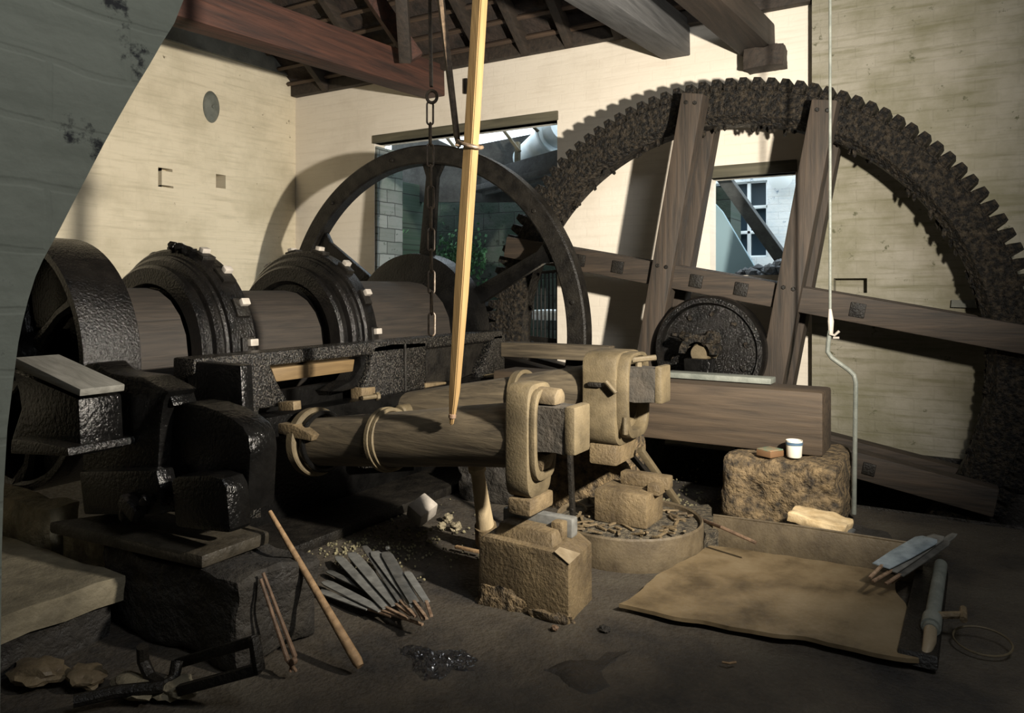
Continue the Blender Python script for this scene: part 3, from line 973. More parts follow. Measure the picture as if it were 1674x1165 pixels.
b = B().box((-3.70, .57, .045), (2.3, 1.94, .14), cuts=10, rough=.02, rs=8)
struct('trim_5', b, 'stone_dark')

# ================================================================== HAMMERS
def taper_log(p0, p1, r0, r1, n=26, seg=18, flat=.93, seed=0):
    bb = B()
    t_ = bmesh.new()
    p0, p1 = V(p0), V(p1)
    x = (p1 - p0).normalized()
    y = V((0, 0, 1)).cross(x).normalized()
    z = x.cross(y)
    rows = []
    for i in range(seg + 1):
        f = i / seg
        c = p0.lerp(p1, f)
        r = r0 + (r1 - r0) * f
        row = []
        for j in range(n):
            a = 2 * PI * j / n
            k = 1 + .035 * noise.noise(V((f * 3 + seed, math.cos(a) * 1.2, math.sin(a) * 1.2)))
            sq = 1 + .07 * (abs(math.cos(2 * a)) - .5) * -1
            row.append(t_.verts.new(c + (y * math.cos(a) + z * math.sin(a) * flat) * r * k * sq))
        rows.append(row)
    for i in range(seg):
        for j in range(n):
            t_.faces.new((rows[i][j], rows[i][(j + 1) % n], rows[i + 1][(j + 1) % n], rows[i + 1][j]))
    t_.faces.new(rows[0][::-1])
    t_.faces.new(rows[-1])
    bmesh.ops.recalc_face_normals(t_, faces=t_.faces[:])
    bb._join(t_)
    return bb


def loop_prism(outer, inner, vec, bev=.008):
    """plate with one hole: outer and inner have the same number of points"""
    t_ = bmesh.new()
    vec = V(vec)
    k = len(outer)
    a = [t_.verts.new(V(p)) for p in outer]
    c = [t_.verts.new(V(p)) for p in inner]
    a2 = [t_.verts.new(V(p) + vec) for p in outer]
    c2 = [t_.verts.new(V(p) + vec) for p in inner]
    for i in range(k):
        j = (i + 1) % k
        t_.faces.new((a[i], a[j], c[j], c[i]))
        t_.faces.new((a2[j], a2[i], c2[i], c2[j]))
        t_.faces.new((a[j], a[i], a2[i], a2[j]))
        t_.faces.new((c[i], c[j], c2[j], c2[i]))
    bmesh.ops.recalc_face_normals(t_, faces=t_.faces[:])
    sharp = [e for e in t_.edges if len(e.link_faces) == 2 and e.calc_face_angle(0) > .6]
    if bev:
        bmesh.ops.bevel(t_, geom=sharp, offset=bev, segments=2, affect='EDGES', profile=.6)
    return B()._join(t_)


def head_mesh(x0, x1, y0, y1, z0, z1, waist=0.0):
    """iron hammer head: a closed loop (eye) along X with a solid foot"""
    yc, hy = (y0 + y1) / 2, (y1 - y0) / 2
    H = z1 - z0
    out, inn = [], []
    n = 32
    ez0, ez1 = z0 + H * .24, z1 - H * .09
    ezc, ehz = (ez0 + ez1) / 2, (ez1 - ez0) / 2
    for i in range(n):
        a = 2 * PI * i / n
        ca, sa = math.cos(a), math.sin(a)
        sq = lambda t, p: math.copysign(abs(t) ** p, t)
        zz = (z0 + z1) / 2 + sq(sa, .42) * H / 2
        f = (zz - z0) / H
        w = 1 - waist * math.exp(-((f - .62) / .2) ** 2)
        out.append(V((x0, yc + sq(ca, .42) * hy * w, zz)))
        inn.append(V((x0, yc + sq(ca, .62) * hy * .66, ezc + sq(sa, .62) * ehz)))
    return loop_prism(out, inn, (x1 - x0, 0, 0), .012)


# --- front hammer
h1 = root('tilt_hammer', 'front tilt hammer with thick timber helve, below the foot of the yellow pole', 'hammer', (-1.9, 2.56, .4), 'tilt hammers')
hy1 = 2.57
part('helve', taper_log((-2.72, hy1 + .05, .455), (-1.44, hy1, .630), .125, .142, seed=1), 'helve', h1)
ck = []
for f, dz in ((.34, -.02), (.45, -.012), (.55, -.018), (.66, -.008), (.78, -.012), (.86, -.006)):
    c_ = V((-2.72, hy1 + .05, .455)).lerp(V((-1.30, hy1, .645)), f)
    r_ = .125 + .017 * f
    ck.append(c_ + V((0, -r_ * .93, dz - .02)))
part('crack', B().tube(ck, [.002, .0035, .003, .004, .003, .002], 6), 'iron', h1, 'dark lengthwise crack')
part('helve_end', B().box((-1.345, 2.54, .672), (.21, .125, .17), bev=.012, cuts=4, rough=.006, rs=12), 'endgrain', h1, 'dark squared end of the helve')
part('end_strap', B().box((-1.222, 2.542, .676), (.045, .14, .18), bev=.018), 'tan_iron', h1)
part('head', head_mesh(-1.475, -1.375, 2.43, 2.635, .405, .84, .0), 'tan_iron', h1)
part('head_rib', loop_prism([V((-1.38, 2.533 + math.copysign(abs(math.cos(a)) ** .5, math.cos(a)) * .092, .645 + math.copysign(abs(math.sin(a)) ** .6, math.sin(a)) * .175)) for a in [2 * PI * i / 32 for i in range(32)]],
                            [V((-1.38, 2.533 + math.copysign(abs(math.cos(a)) ** .5, math.cos(a)) * .066, .65 + math.copysign(abs(math.sin(a)) ** .6, math.sin(a)) * .145)) for a in [2 * PI * i / 32 for i in range(32)]],
                            (.03, 0, 0), .008), 'tan_iron', h1)
part('hammer_face', B().box((-1.415, 2.53, .378), (.10, .19, .062), bev=.012), 'anvil_iron', h1)
part('wedge', B().prism([(-1.40, 2.49, .765), (-1.40, 2.58, .765), (-1.40, 2.58, .80), (-1.40, 2.555, .825), (-1.40, 2.515, .825), (-1.40, 2.49, .80)], (.11, 0, -.004), bev=.012), 'hoop', h1, 'pale end-grain wedge')
part('eye_wedge', B().box((-1.365, 2.54, .545), (.05, .08, .07), Matrix.Rotation(.3, 3, 'Y'), .012), 'anvil_iron', h1)
for (x, rr) in ((-2.20, .139), (-2.175, .134)):
    c = V((-2.72, hy1 + .05, .455)).lerp(V((-1.30, hy1, .645)), (x + 2.72) / 1.42)
    part('band', B().ring(c, (1.42, -.05, .19), rr - .012, rr + .005, .024, 48, .003), 'tan_iron', h1)
part('pivot_hoop', B().ring((-2.665, hy1 + .04, .465), (1.42, -.05, .19), .125, .162, .05, 48, .006), 'tan_iron', h1)
part('pivot_hoop', B().ring((-2.60, hy1 + .04, .473), (1.42, -.05, .19), .123, .145, .03, 48, .005), 'iron', h1)
part('pivot_block', B().prism([at(u, v, Y=2.46) for u, v in ((454, 657), (479, 656), (480, 671), (455, 672))], (0, .05, 0), bev=.006), 'anvil_iron', h1)
part('pivot_ledge', B().prism([at(u, v, Y=2.46) for u, v in ((454, 692), (478, 694), (512, 712), (508, 721), (482, 716), (454, 708))], (0, .06, 0), bev=.006), 'anvil_iron', h1)
# --- back hammer
h2 = root('tilt_hammer', 'back tilt hammer with tall curved iron head, in front of the squared timber', 'hammer', (-1.9, 3.42, .4), 'tilt hammers')
hy2 = 3.42
q0, q1 = V((-2.72, hy2 + .02, .50)), V((-1.42, hy2, .725))
part('helve', taper_log(q0, q1, .115, .138, seed=5), 'helve', h2)
part('helve_end', B().box((-1.31, 3.41, .745), (.22, .15, .165), bev=.02, cuts=5, soft=1, rough=.008, rs=10), 'endgrain', h2, 'dark rounded end of the helve')
part('end_strap', B().box((-1.19, 3.40, .752), (.035, .13, .175), bev=.016), 'tan_iron', h2)
part('head', head_mesh(-1.545, -1.37, 3.25, 3.61, .45, .90, .12), 'tan_iron', h2)
part('head_rib', loop_prism([V((-1.375, hy2 + math.copysign(abs(math.cos(a)) ** .5, math.cos(a)) * .15, .69 + math.copysign(abs(math.sin(a)) ** .6, math.sin(a)) * .205)) for a in [2 * PI * i / 32 for i in range(32)]],
                            [V((-1.375, hy2 + math.copysign(abs(math.cos(a)) ** .5, math.cos(a)) * .12, .70 + math.copysign(abs(math.sin(a)) ** .6, math.sin(a)) * .175)) for a in [2 * PI * i / 32 for i in range(32)]],
                            (.06, 0, 0), .01), 'tan_iron', h2)
part('hammer_face', B().box((-1.45, hy2, .41), (.14, .26, .10), bev=.012), 'anvil_iron', h2)
part('key_slot', B().box((-1.475, 3.262, .745), (.07, .03, .022), bev=.006), 'iron_dull', h2)
part('key', B().tube([(-1.41, 3.24, .765), (-1.36, 3.24, .715)], .010, 10), 'tan_iron', h2)
part('top_bolt', B().tube([(-1.31, hy2 - .02, .80), (-1.31, hy2 - .02, .87)], .016, 8).tube([(-1.33, hy2 - .06, .86), (-1.24, hy2 + .02, .87)], .014, 8), 'tan_iron', h2)
part('strap_bolt', B().tube([(-1.33, hy2 - .14, .60), (-1.33, hy2 - .14, .52)], .013, 8), 'tan_iron', h2)
for x in (-1.98, -1.96):
    f = (x - q0.x) / (q1.x - q0.x)
    part('band', B().ring(q0.lerp(q1, f), q1 - q0, .118, .14, .03, 48, .004), 'tan_iron', h2)
part('trunnion', B().disc((-2.66, hy2 - .16, .51), (0, 1, 0), .045, .34, 20), 'tan_iron', h2)

# --- squared timber of the third hammer
b = B().beam((-2.55, 4.20, .515), (-.575, 4.17, .515), .27, .325, bev=.018)
single('squared_timber', b, 'helve_block', 'massive squared brown timber lying behind the hammers on the rough stone block', 'timber')
b = B().beam((-1.46, 4.26, .70), (-.86, 4.25, .698), .12, .032, bev=.006)
single('iron_strip', b, 'grey_iron', 'flat grey iron strip on top of the massive squared timber', 'strip')
t = B().beam(at(826, 570, Y=4.52), at(1000, 578, Y=4.52), .12, .1, bev=.008)
single('light_beam', t, 'helve', 'brown beam running from the black frame toward the gear hub', 'beam')

# rough block that carries the timber, and the things on it
b = B().box((-.765, 4.17, .17), (.57, .60, .35), cuts=16, soft=5, rough=.022, rs=9)
single('rough_block', b, 'stone_moss', 'rough tan block under the end of the squared timber, with the mug on it', 'stone')
q = V((-.70, 3.955, .356))
t = root('mug', 'small cream enamel mug with a blue rim band on the rough block', 'mug', q)
part('body', B().lathe([(0, .0), (.032, 0), (.036, .006), (.040, .085), (.037, .085), (.033, .01), (0, .008)], q, (0, 0, 1), 36), 'enamel', t)
part('rim_band', B().lathe([(.0401, .062), (.0408, .063), (.0413, .076), (.0404, .077)], q, (0, 0, 1), 36), 'blue', t, 'blue-grey rim band')
q = V((-.815, 3.945, .352))
t = root('flat_tin', 'small flat tin with a greenish lid beside the mug', 'tin', q)
rz = Matrix.Rotation(-.5, 3, 'Z')
part('box', B().box(q + V((0, 0, .015)), (.09, .10, .03), rz, .004), 'tin', t)
part('lid', B().box(q + V((0, 0, .033)), (.086, .096, .006), rz, .002), 'tin_top', t)

# mossy stone pier behind the hammers
b = B().box((-1.74, 3.82, .21), (.50, .28, .44), cuts=12, soft=4, rough=.03, rs=7)
single('stone_pier', b, 'stone_moss', 'rough mossy stone between the two hammer heads, behind the front hammer', 'stone')
b = B().box((-2.28, 3.75, .12), (.42, .4, .26), cuts=10, soft=5, rough=.04, rs=6, seed=3)
single('dark_stone', b, 'stone_dark', 'dark low stone behind the front hammer helve', 'stone')

# ================================================================== ANVILS
an = root('anvil', 'front rusty anvil block with a raised die, standing free on the earth floor', 'anvil', (-1.4, 2.60, 0), 'anvils')
A0, A1, A2 = V((-1.60, 2.44, 0)), V((-1.195, 2.415, 0)), V((-1.222, 2.68, 0))
AL0 = A0 + (A2 - A1)
zt = .245
part('block', B().prism([A0 + V((0, 0, -.04)), A1 + V((0, 0, -.06)), A1 + V((0, 0, zt - .035)), A1 + V((-.06, 0, zt)), A0 + V((.03, 0, zt)), A0 + V((0, 0, zt - .02))],
                        A2 - A1, bev=.014), 'anvil_iron', an)
part('shoulder', B().prism([A0 + V((.05, .03, zt - .01)), A1 + V((-.08, .03, zt - .01)), A1 + V((-.10, .06, zt + .045)), A0 + V((.06, .06, zt + .045))], V((0, .09, 0)), bev=.014), 'anvil_iron', an)
part('die', B().box((-1.42, 2.61, zt + .035), (.31, .055, .075), bev=.01), 'steel', an, 'bright steel die')
part('key', B().box((-1.305, 2.555, zt + .035), (.05, .05, .07), bev=.01), 'anvil_iron', an)
fa, fbb = A1 + V((-.06, 0, zt)), A1 + V((0, 0, zt - .035))
fn = V((.035, 0, .06)).normalized() * .002
part('worn_corner', B().prism([fa + fn, fbb + fn, fbb + (A2 - A1) * .45 + fn, fa + (A2 - A1) * .2 + fn], fn, bev=0), 'worn', an, 'bright worn corner')

part('broken_base', B().rock(A0 + V((.12, .0, .0)), (.13, .025, .07), .5, 3, 8).rock(A1 + V((-.09, .02, -.01)), (.10, .03, .05), .5, 3, 9), 'stone_moss', an, 'rough crumbling foot')
an2 = root('anvil', 'back anvil block standing on the round hooped bed of chips', 'anvil', (-1.30, 3.36, .12), 'anvils')
part('block', B().box((-1.32, 3.30, .195), (.26, .21, .15), Matrix.Rotation(-.03, 3, 'Z'), .012), 'anvil_iron', an2)
part('die', B().box((-1.26, 3.37, .30), (.24, .07, .06), Matrix.Rotation(-.03, 3, 'Z'), .01), 'anvil_iron', an2)
part('key', B().box((-1.19, 3.32, .28), (.06, .10, .05), Matrix.Rotation(-.03, 3, 'Z'), .01), 'anvil_iron', an2)
HC = V((-1.335, 3.33, 0))
hb = root('hooped_bed', 'round bed of earth and chips in a brown hoop, under the back anvil', 'anvil bed', HC)
part('hoop', B().lathe([(.335, -.02), (.345, -.02), (.35, .0), (.345, .12), (.338, .128), (.33, .12), (.33, -.02), (.335, -.02)], HC, (0, 0, 1), 72), 'hoop', hb)
b = B()
b.lathe([(.332, .0), (.332, .10), (.25, .115), (.1, .12), (0, .12)], HC, (0, 0, 1), 40)
part('fill', b, 'chips', hb)
b = B()
for i in range(90):
    a, r = random.uniform(0, 2 * PI), .31 * math.sqrt(random.random())
    p = HC + V((r * math.cos(a), r * math.sin(a), .125))
    if abs(p.x + 1.31) < .15 and abs(p.y - 3.32) < .13:
        continue
    b.box(p, (random.uniform(.03, .09), .012, .008), Matrix.Rotation(random.uniform(0, PI), 3, 'Z') @ Matrix.Rotation(random.uniform(-.3, .3), 3, 'Y'), bev=.001)
part('chips', b, 'anvil_iron', hb, kind='stuff')

# ================================================================== PROPS, BARS
p1, p0 = at(779, 760, Y=2.78), at(797, 884, Z=.03)
t = root('prop', 'leaning turned wooden prop with a round top, behind the front anvil', 'prop', (p0.x, p0.y, 0))
d = p1 - p0
part('shaft', B().tube([p0 + d * .2, p0 + d * .5, p0 + d * .92], [.042, .036, .03], 16), 'prop', t)
part('socket', B().tube([p0, p0 + d * .22], [.058, .05], 16), 'anvil_iron', t)
part('knob', B().tube([p0 + d * .92, p0 + d * .94, p0 + d * .99, p0 + d * 1.02], [.03, .04, .04, .025], 16), 'prop', t)
b = B().beam(at(930, 700, Y=3.06), V((*at(940, 860, Y=2.98).xy, -.02)), .02, .028, (0, 1, 0), .004)
single('upright_bar', b, 'iron_dull', 'dark upright bar standing between the front hammer head and the hooped bed', 'bar')
b = B().beam(at(1046, 734, Y=3.5), at(1108, 822, Y=3.72), .03, .035, (0, 1, 0), .005)
single('slanting_bar', b, 'tan_iron', 'tan slanting bar right of the back hammer head, leaning toward the rough block', 'bar', 'slanting bars by the back hammer')
b = B().beam(at(1030, 742, Y=3.6), at(1092, 812, Y=3.8), .025, .03, (0, 1, 0), .005)
single('slanting_bar', b, 'iron_dull', 'darker slanting bar just behind the tan slanting bar', 'bar', 'slanting bars by the back hammer')
b = B().tube([at(1110, 835, Z=.02), at(1180, 862, Z=.16), at(1236, 887, Z=.13)], .008, 8)
single('thin_rod', b, 'rust', 'thin rusty rod lying across the back edge of the trough', 'rod')

# ================================================================== TROUGH
tr = root('water_trough', 'shallow rusty trough with silt bottom, sunk in the floor at lower right', 'trough', (-.55, 3.1, 0))
sp = [at(u, v, Z=.012) for u, v in ((1013, 993), (1040, 975), (1074, 944), (1110, 925), (1142, 912), (1160, 896), (1230, 905), (1330, 920), (1432, 936), (1462, 945), (1478, 990), (1496, 1060), (1503, 1084), (1400, 1066), (1300, 1046), (1200, 1030), (1100, 1013))]
part('silt', B().sheet(sp, .014, .022, .03), 'sheet', tr)
part('back_plate', B().prism([(-.99, 3.515, -.02), (-.12, 3.515, -.02), (-.12, 3.53, .135), (-.6, 3.53, .135), (-.99, 3.53, .125)], (0, .02, 0), bev=.004), 'hoop', tr)
part('side_kerb', B().prism([(-.165, 2.70, .0), (-.05, 2.70, .0), (-.05, 2.72, .04), (-.165, 2.72, .04)], (.02, .86, 0), bev=.008), 'iron_dull', tr)
part('plate_rim', B().tube([(-.99, 3.54, .128), (-.6, 3.54, .138), (-.12, 3.54, .138)], .006, 6), 'hoop', tr)
b = B().sheet([at(1175, 893, Z=.0), at(1135, 905, Z=.0), at(1120, 850, Z=.0), at(1160, 846, Z=.0)], .07, .02, .03, 5)
single('earth_lump', b, 'chips', 'lump of earth between the hooped bed and the trough', 'earth')
pp = root('water_pipe_tap', 'short grey iron pipe with a tap along the right side of the trough', 'pipe', (-.06, 3.2, .06))
pa, pc = V((-.055, 3.52, .075)), V((-.075, 2.86, .062))
part('pipe', B().tube([pa, pc], .024, 14), 'grey_iron', pp)
part('collar', B().tube([pc.lerp(pa, .04), pc.lerp(pa, .16)], .031, 14), 'grey_iron', pp)
part('spout', B().tube([pc, pc + V((.0, -.07, -.005)), pc + V((-.012, -.13, -.035))], [.02, .02, .012], 12), 'worn', pp)
part('tap_handle', B().tube([(-.06, 2.98, .07), (.01, 3.0, .08), (.03, 3.0, .08)], .013, 8).tube([(.02, 2.96, .08), (.02, 3.05, .085)], .012, 8), 'anvil_iron', pp)
c = at(1606, 1047, Z=.02)
b = B().tube([c + V((.085 * math.cos(a), .085 * math.sin(a), .012 * math.sin(a))) for a in [2 * PI * i / 40 for i in range(40)]], .0035, 6, True)
single('iron_hoop', b, 'tan_iron', 'thin iron hoop lying on the dark floor at the right edge', 'hoop')
# folded cloth
cb = root('folded_cloth', 'folded stained tan cloth lying at the foot of the rough block', 'cloth', (-.48, 3.66, .0))
cq = at(1338, 858, Y=3.62)
for i, (sx, sy, sz, dz, mt) in enumerate(((.27, .18, .045, -.035, 'cloth_dark'), (.25, .17, .05, .012, 'cloth'))):
    bb = B().box((cq.x, cq.y + .03, cq.z + dz), (sx, sy, sz), Matrix.Rotation(-.12, 3, 'Z') @ Matrix.Rotation(.10 * i, 3, 'Y'), cuts=12, soft=3, rough=.012, rs=14, seed=i)
    part('fold', bb, mt, cb)
b = B().box((-.46, 3.675, .06), (.42, .22, .1), cuts=8, soft=3, rough=.015, rs=8)
single('kerb_stone', b, 'stone_dark', 'dark low kerb stone under the folded cloth', 'stone')


# ================================================================== BLADES
def blade(P0, P1, P2, w, th=.005, lift=0):
    """flat blade blank: broad end P0, shoulder P1, tang tip P2"""
    d = (P1 - P0)
    L = d.length
    x = d.normalized()
    n = V((0, 0, 1))
    y = n.cross(x).normalized()
    h = w / 2
    body = B().prism([P0 - y * h * .7, P0 + x * L * .08 - y * h * 1.05, P0 + x * L * .6 - y * h, P1 - y * h * .8, P1 + y * h * .8, P0 + x * L * .6 + y * h, P0 + x * L * .08 + y * h * 1.05, P0 + y * h * .7],
                     (0, 0, th), bev=.0015)
    tg = B().beam(P1 - x * .01 + V((0, 0, th / 2)), P2 + V((0, 0, th / 2)), .012, th + .003, bev=.0015)
    return body, tg


floor_blades = [((522, 966), (603, 996), (640, 1008), .034, 'steel'), ((530, 951), (624, 999), (691, 1022), .042, 'steel'),
                ((552, 910), (632, 995), (668, 1012), .040, 'steel'), ((574, 904), (648, 990), (672, 1006), .048, 'steel'),
                ((596, 893), (655, 984), (680, 1009), .03, 'steel_dark'), ((612, 902), (680, 992), (692, 1014), .05, 'steel'),
                ((630, 903), (677, 985), (698, 1012), .046, 'steel_dark'), ((665, 935), (698, 985), (705, 1008), .03, 'steel'),
                ((536, 934), (600, 965), (640, 990), .03, 'steel_dark')]
flab = ['lowest grey blade blank of the fan on the floor, nearest the long brown handle', 'broad grey blade blank second from the bottom of the fan on the floor',
        'grey blade blank third from the left at the top of the fan on the floor', 'wide grey blade blank in the middle of the fan on the floor',
        'narrow dark blade blank just right of the middle of the fan on the floor', 'widest grey blade blank right of the middle of the fan on the floor',
        'darker blade blank second from the right of the fan on the floor', 'short bluish blade blank at the right end of the fan on the floor',
        'dark blade blank half hidden under the left of the fan on the floor']
for i, ((a, c, e, w, mt), lb) in enumerate(zip(floor_blades, flab)):
    z = .008 + .009 * (i if i < 8 else 0)
    P0, P1, P2 = at(*a, Z=z), at(*c, Z=z + .004), at(*e, Z=z + .006)
    r = root('blade_blank', lb, 'blade', P0, 'blade blanks on the floor')
    bo, tg = blade(P0, P1, P2, w)
    part('blade', bo, mt, r)
    part('tang', tg, 'tang', r, 'brown narrow tang')
corner = [((1520, 880), (1440, 926), (1422, 945), .085, 'steel_blue'), ((1535, 876), (1456, 934), (1427, 951), .06, 'steel'),
          ((1548, 886), (1470, 941), (1448, 955), .04, 'steel_dark'), ((1561, 873), (1478, 938), (1458, 953), .03, 'steel')]
clab = ['broadest bluish blade blank on top of the bundle on the trough corner', 'rounded grey blade blank second in the bundle on the trough corner',
        'dark blade blank under the bundle on the trough corner', 'long thin grey blade blank at the right of the bundle on the trough corner']
for i, ((a, c, e, w, mt), lb) in enumerate(zip(corner, clab)):
    z = .13 + .012 * (3 - i)
    P0, P1, P2 = at(*a, Z=z), at(*c, Z=z - .035), at(*e, Z=z - .055)
    r = root('blade_blank', lb, 'blade', P0, 'blade blanks on the trough corner')
    bo, tg = blade(P0, P1, P2, w)
    part('blade', bo, mt, r)
    part('tang', tg, 'tang', r, 'brown narrow tang')

# ================================================================== FOREGROUND TOOLS
a, c = at(441, 836, X=-2.10), at(589, 1089, Z=.015)
d = c - a
b = B().tube([a, a + d * .3, a + d * .62, a + d * .97, c], [.008, .011, .013, .017, .012], 12)
single('long_handle', b, 'stick', 'long slender brown wooden handle leaning on the foundation stone', 'handle')
t = root('tongs', 'thin rusty tongs leaning against the foundation stone beside the long brown handle', 'tongs', at(480, 1096, Z=.0))
for (u0, v0, u1, v1, u2, v2) in ((426, 946, 470, 1078, 484, 1097), (430, 936, 482, 1072, 474, 1098)):
    P0, P1, P2 = at(u0, v0, X=-1.905), at(u1, v1, Z=.05), at(u2, v2, Z=.01)
    part('arm', B().tube([P0, P0.lerp(P1, .5), P1, P2], [.0055, .006, .008, .005], 8), 'rust', t)
part('rivet', B().disc(at(477, 1082, Z=.05), (0, 1, 0), .011, .016, 10, .002), 'rust', t)
# black frame on the floor
fr = root('forked_rack', 'black iron bar rack with a forked end lying on the floor at lower left', 'rack', at(330, 1110, Z=0))
z = .03
P = lambda u, v: at(u, v, Z=z)
Q = lambda u, v: at(u, v, Y=1.465)
part('bar', B().beam(P(290, 1084), Q(418, 1046), .022, .03, bev=.004), 'iron_dull', fr)
part('bar', B().beam(P(292, 1128), Q(424, 1092), .022, .03, bev=.004), 'iron_dull', fr)
part('bar', B().beam(Q(415, 1040), Q(424, 1096), .022, .03, (0, 1, 0), bev=.004), 'iron_dull', fr)
part('fork', B().tube([at(233, 1056, Z=.12), at(234, 1080, Z=.07), P(246, 1108), P(268, 1120), P(284, 1108), at(290, 1080, Z=.07)], .018, 10), 'iron_dull', fr)
part('stem', B().tube([P(120, 1146), P(190, 1130), P(268, 1122)], .018, 10), 'iron_dull', fr)
fs = [((225, 1128), (.10, .05, .025), 'pale flat stone under the forked end of the black rack', 'slab'),
      ((285, 1130), (.07, .05, .025), 'pale stone right of the forked end of the black rack', 'slab'),
      ((60, 1105), (.10, .07, .03), 'broad pale stone at the bottom left corner', 'hoop'),
      ((140, 1112), (.07, .05, .025), 'small pale stone right of the corner stone', 'hoop'),
      ((733, 850), (.026, .026, .024), 'small tan stone right of the tilted iron block', 'stone'),
      ((722, 862), (.022, .022, .02), 'small tan stone touching the tilted iron block', 'stone'),
      ((745, 864), (.03, .028, .024), 'brown stone farthest right of the tilted iron block', 'stone'),
      ((508, 855), (.028, .022, .022), 'small yellowish stone on the gravel left of the fan of blades', 'stone'),
      ((484, 850), (.03, .022, .02), 'small brownish stone near the top of the long handle', 'stone'),
      ((634, 897), (.012, .01, .008), 'tiny white chip above the fan of blades', 'enamel'),
      ((907, 1028), (.014, .011, .009), 'small rust-coloured chip in front of the front anvil', 'rust'),
      ((988, 1030), (.02, .016, .012), 'small dark stone between the front anvil and the trough', 'stone_dark')]
for i, ((u, v), s, lb, mt) in enumerate(fs):
    c = at(u, v, Z=0)
    single('stone', B().rock((c.x, c.y, s[2] * .5), s, .45, 3, i + 3), mt, lb, 'stone', 'loose stones on the floor')
gr = B()
for i in range(700):
    u, v = random.gauss(600, 95), random.gauss(880, 26)
    c = at(u, v, Z=0)
    s = random.uniform(.002, .008)
    gr.rock((c.x, c.y, -.004), (s, s, s), .5, 1, i)
for i in range(260):
    u, v = random.uniform(980, 1180), random.gauss(845, 30)
    c = at(u, v, Z=0)
    s = random.uniform(.003, .010)
    gr.rock((c.x, c.y + .3, -.004), (s, s, s), .5, 1, i)
single('gravel', gr, 'grit', 'mossy gravel scattered on the floor behind the fan of blades', 'gravel', kind='stuff')
b = B().box(at(684, 836, Y=3.0) + V((0, .03, 0)), (.10, .12, .09), Matrix.Rotation(.5, 3, 'Y') @ Matrix.Rotation(.4, 3, 'X'), .01)
single('tilted_block', b, 'bright', 'pale tilted iron block on the dark floor below the front helve', 'block')
b = B().beam(at(745, 893, Z=.01), at(785, 902, Z=.012), .02, .012, bev=.003)
single('wood_splinter', b, 'stick', 'short wood splinter on the floor left of the front anvil', 'splinter')
b = B().tube([at(1181, 1082, Z=.006), at(1192, 1084, Z=.008), at(1203, 1082, Z=.006)], .004, 6)
single('wood_shaving', b, 'stick', 'tiny curled shaving on the floor in front of the trough', 'shaving')
# wet slurry and damp earth


def floor_z(x, y):
    return noise.noise(V((x * 1.3, y * 1.3, 0))) * .018 + noise.noise(V((x * 5, y * 5, 3))) * .009 - .014


def patch(pix, hf, n_u=56, n_v=18, seed=0):
    pts = [at(u, v, Z=-.012) for u, v in pix]
    bmx = bmesh.new()
    cx = sum(pts, V()) / len(pts)
    vs = {}
    for i in range(n_u):
        k = i / n_u * len(pts)
        e = pts[int(k)].lerp(pts[(int(k) + 1) % len(pts)], k % 1)
        e = e + noise.noise_vector(e * 14 + V((seed, 0, 0))) * .03
        for j in range(n_v):
            f = j / (n_v - 1)
            p = cx.lerp(e, f)
            vs[i, j] = bmx.verts.new((p.x, p.y, floor_z(p.x, p.y) + hf(p, f)))
    for i in range(n_u):
        for j in range(n_v - 1):
            bmx.faces.new((vs[i, j], vs[(i + 1) % n_u, j], vs[(i + 1) % n_u, j + 1], vs[i, j + 1]))
    bmesh.ops.remove_doubles(bmx, verts=bmx.verts[:], dist=1e-5)
    bmesh.ops.recalc_face_normals(bmx, faces=bmx.faces[:])
    return B()._join(bmx)


def slurry_h(p, f):
    return (.004 + .008 * noise.noise(V((p.x * 24, p.y * 24, 0))) + .010 * noise.noise(V((p.x * 75, p.y * 75, 5))) + .004 * noise.noise(V((p.x * 150, p.y * 150, 5))) + .010) * (1 - f ** 4) - .004 * f


single('slurry_patch', patch(((640, 1048), (680, 1052), (720, 1062), (770, 1060), (790, 1080), (778, 1096), (740, 1098), (722, 1118), (690, 1108), (668, 1084)), slurry_h, 150, 40),
       'mud', 'glistening patch of wet black slurry on the floor in front of the front anvil', 'puddle')
single('damp_patch', patch(((880, 1092), (930, 1082), (975, 1078), (1000, 1062), (1040, 1062), (985, 1092), (1008, 1128), (960, 1140), (920, 1128), (905, 1105)), lambda p, f: .005 - .012 * f ** 6, 60, 16, 4),
       'damp', 'dark damp patch on the floor at the bottom centre', 'stain')

# ================================================================== HANGING THINGS
HY = 2.5


def hp(u, v, y=HY):
    return at(u, v, Y=y)


ZT = 3.6
pr = root('spring_pole', 'long yellow square wooden pole hanging down onto the front helve', 'pole', hp(738, 694))
a, c = hp(739, 692, 2.44), hp(787, -40, 2.44)
px = (c - a).normalized()
e_a = (RT * .82 - FW * .57).normalized()
e_a = (e_a - px * e_a.dot(px)).normalized()
e_b = px.cross(e_a)
tb = bmesh.new()
rows = []
for (pt, hw) in ((hp(738, 694, 2.44), .007), (hp(740, 672, 2.44), .012), (hp(743, 640, 2.44), .017), (hp(754, 480, 2.44), .022), (hp(770, 240, 2.44), .023), (c, .023), (c + (c - a) * .3, .023)):
    rows.append([tb.verts.new(pt + e_a * hw * sx + e_b * hw * sy) for sx, sy in ((-1, -1), (1, -1), (1, 1), (-1, 1))])
for r0_, r1_ in zip(rows, rows[1:]):
    for q_ in range(4):
        tb.faces.new((r0_[q_], r0_[(q_ + 1) % 4], r1_[(q_ + 1) % 4], r1_[q_]))
tb.faces.new(rows[0][::-1])
tb.faces.new(rows[-1])
bmesh.ops.recalc_face_normals(tb, faces=tb.faces[:])
bmesh.ops.bevel(tb, geom=[e for e in tb.edges if e.calc_face_angle(0) > 1], offset=.004, segments=2, affect='EDGES')
part('pole', B()._join(tb), 'pole', pr)
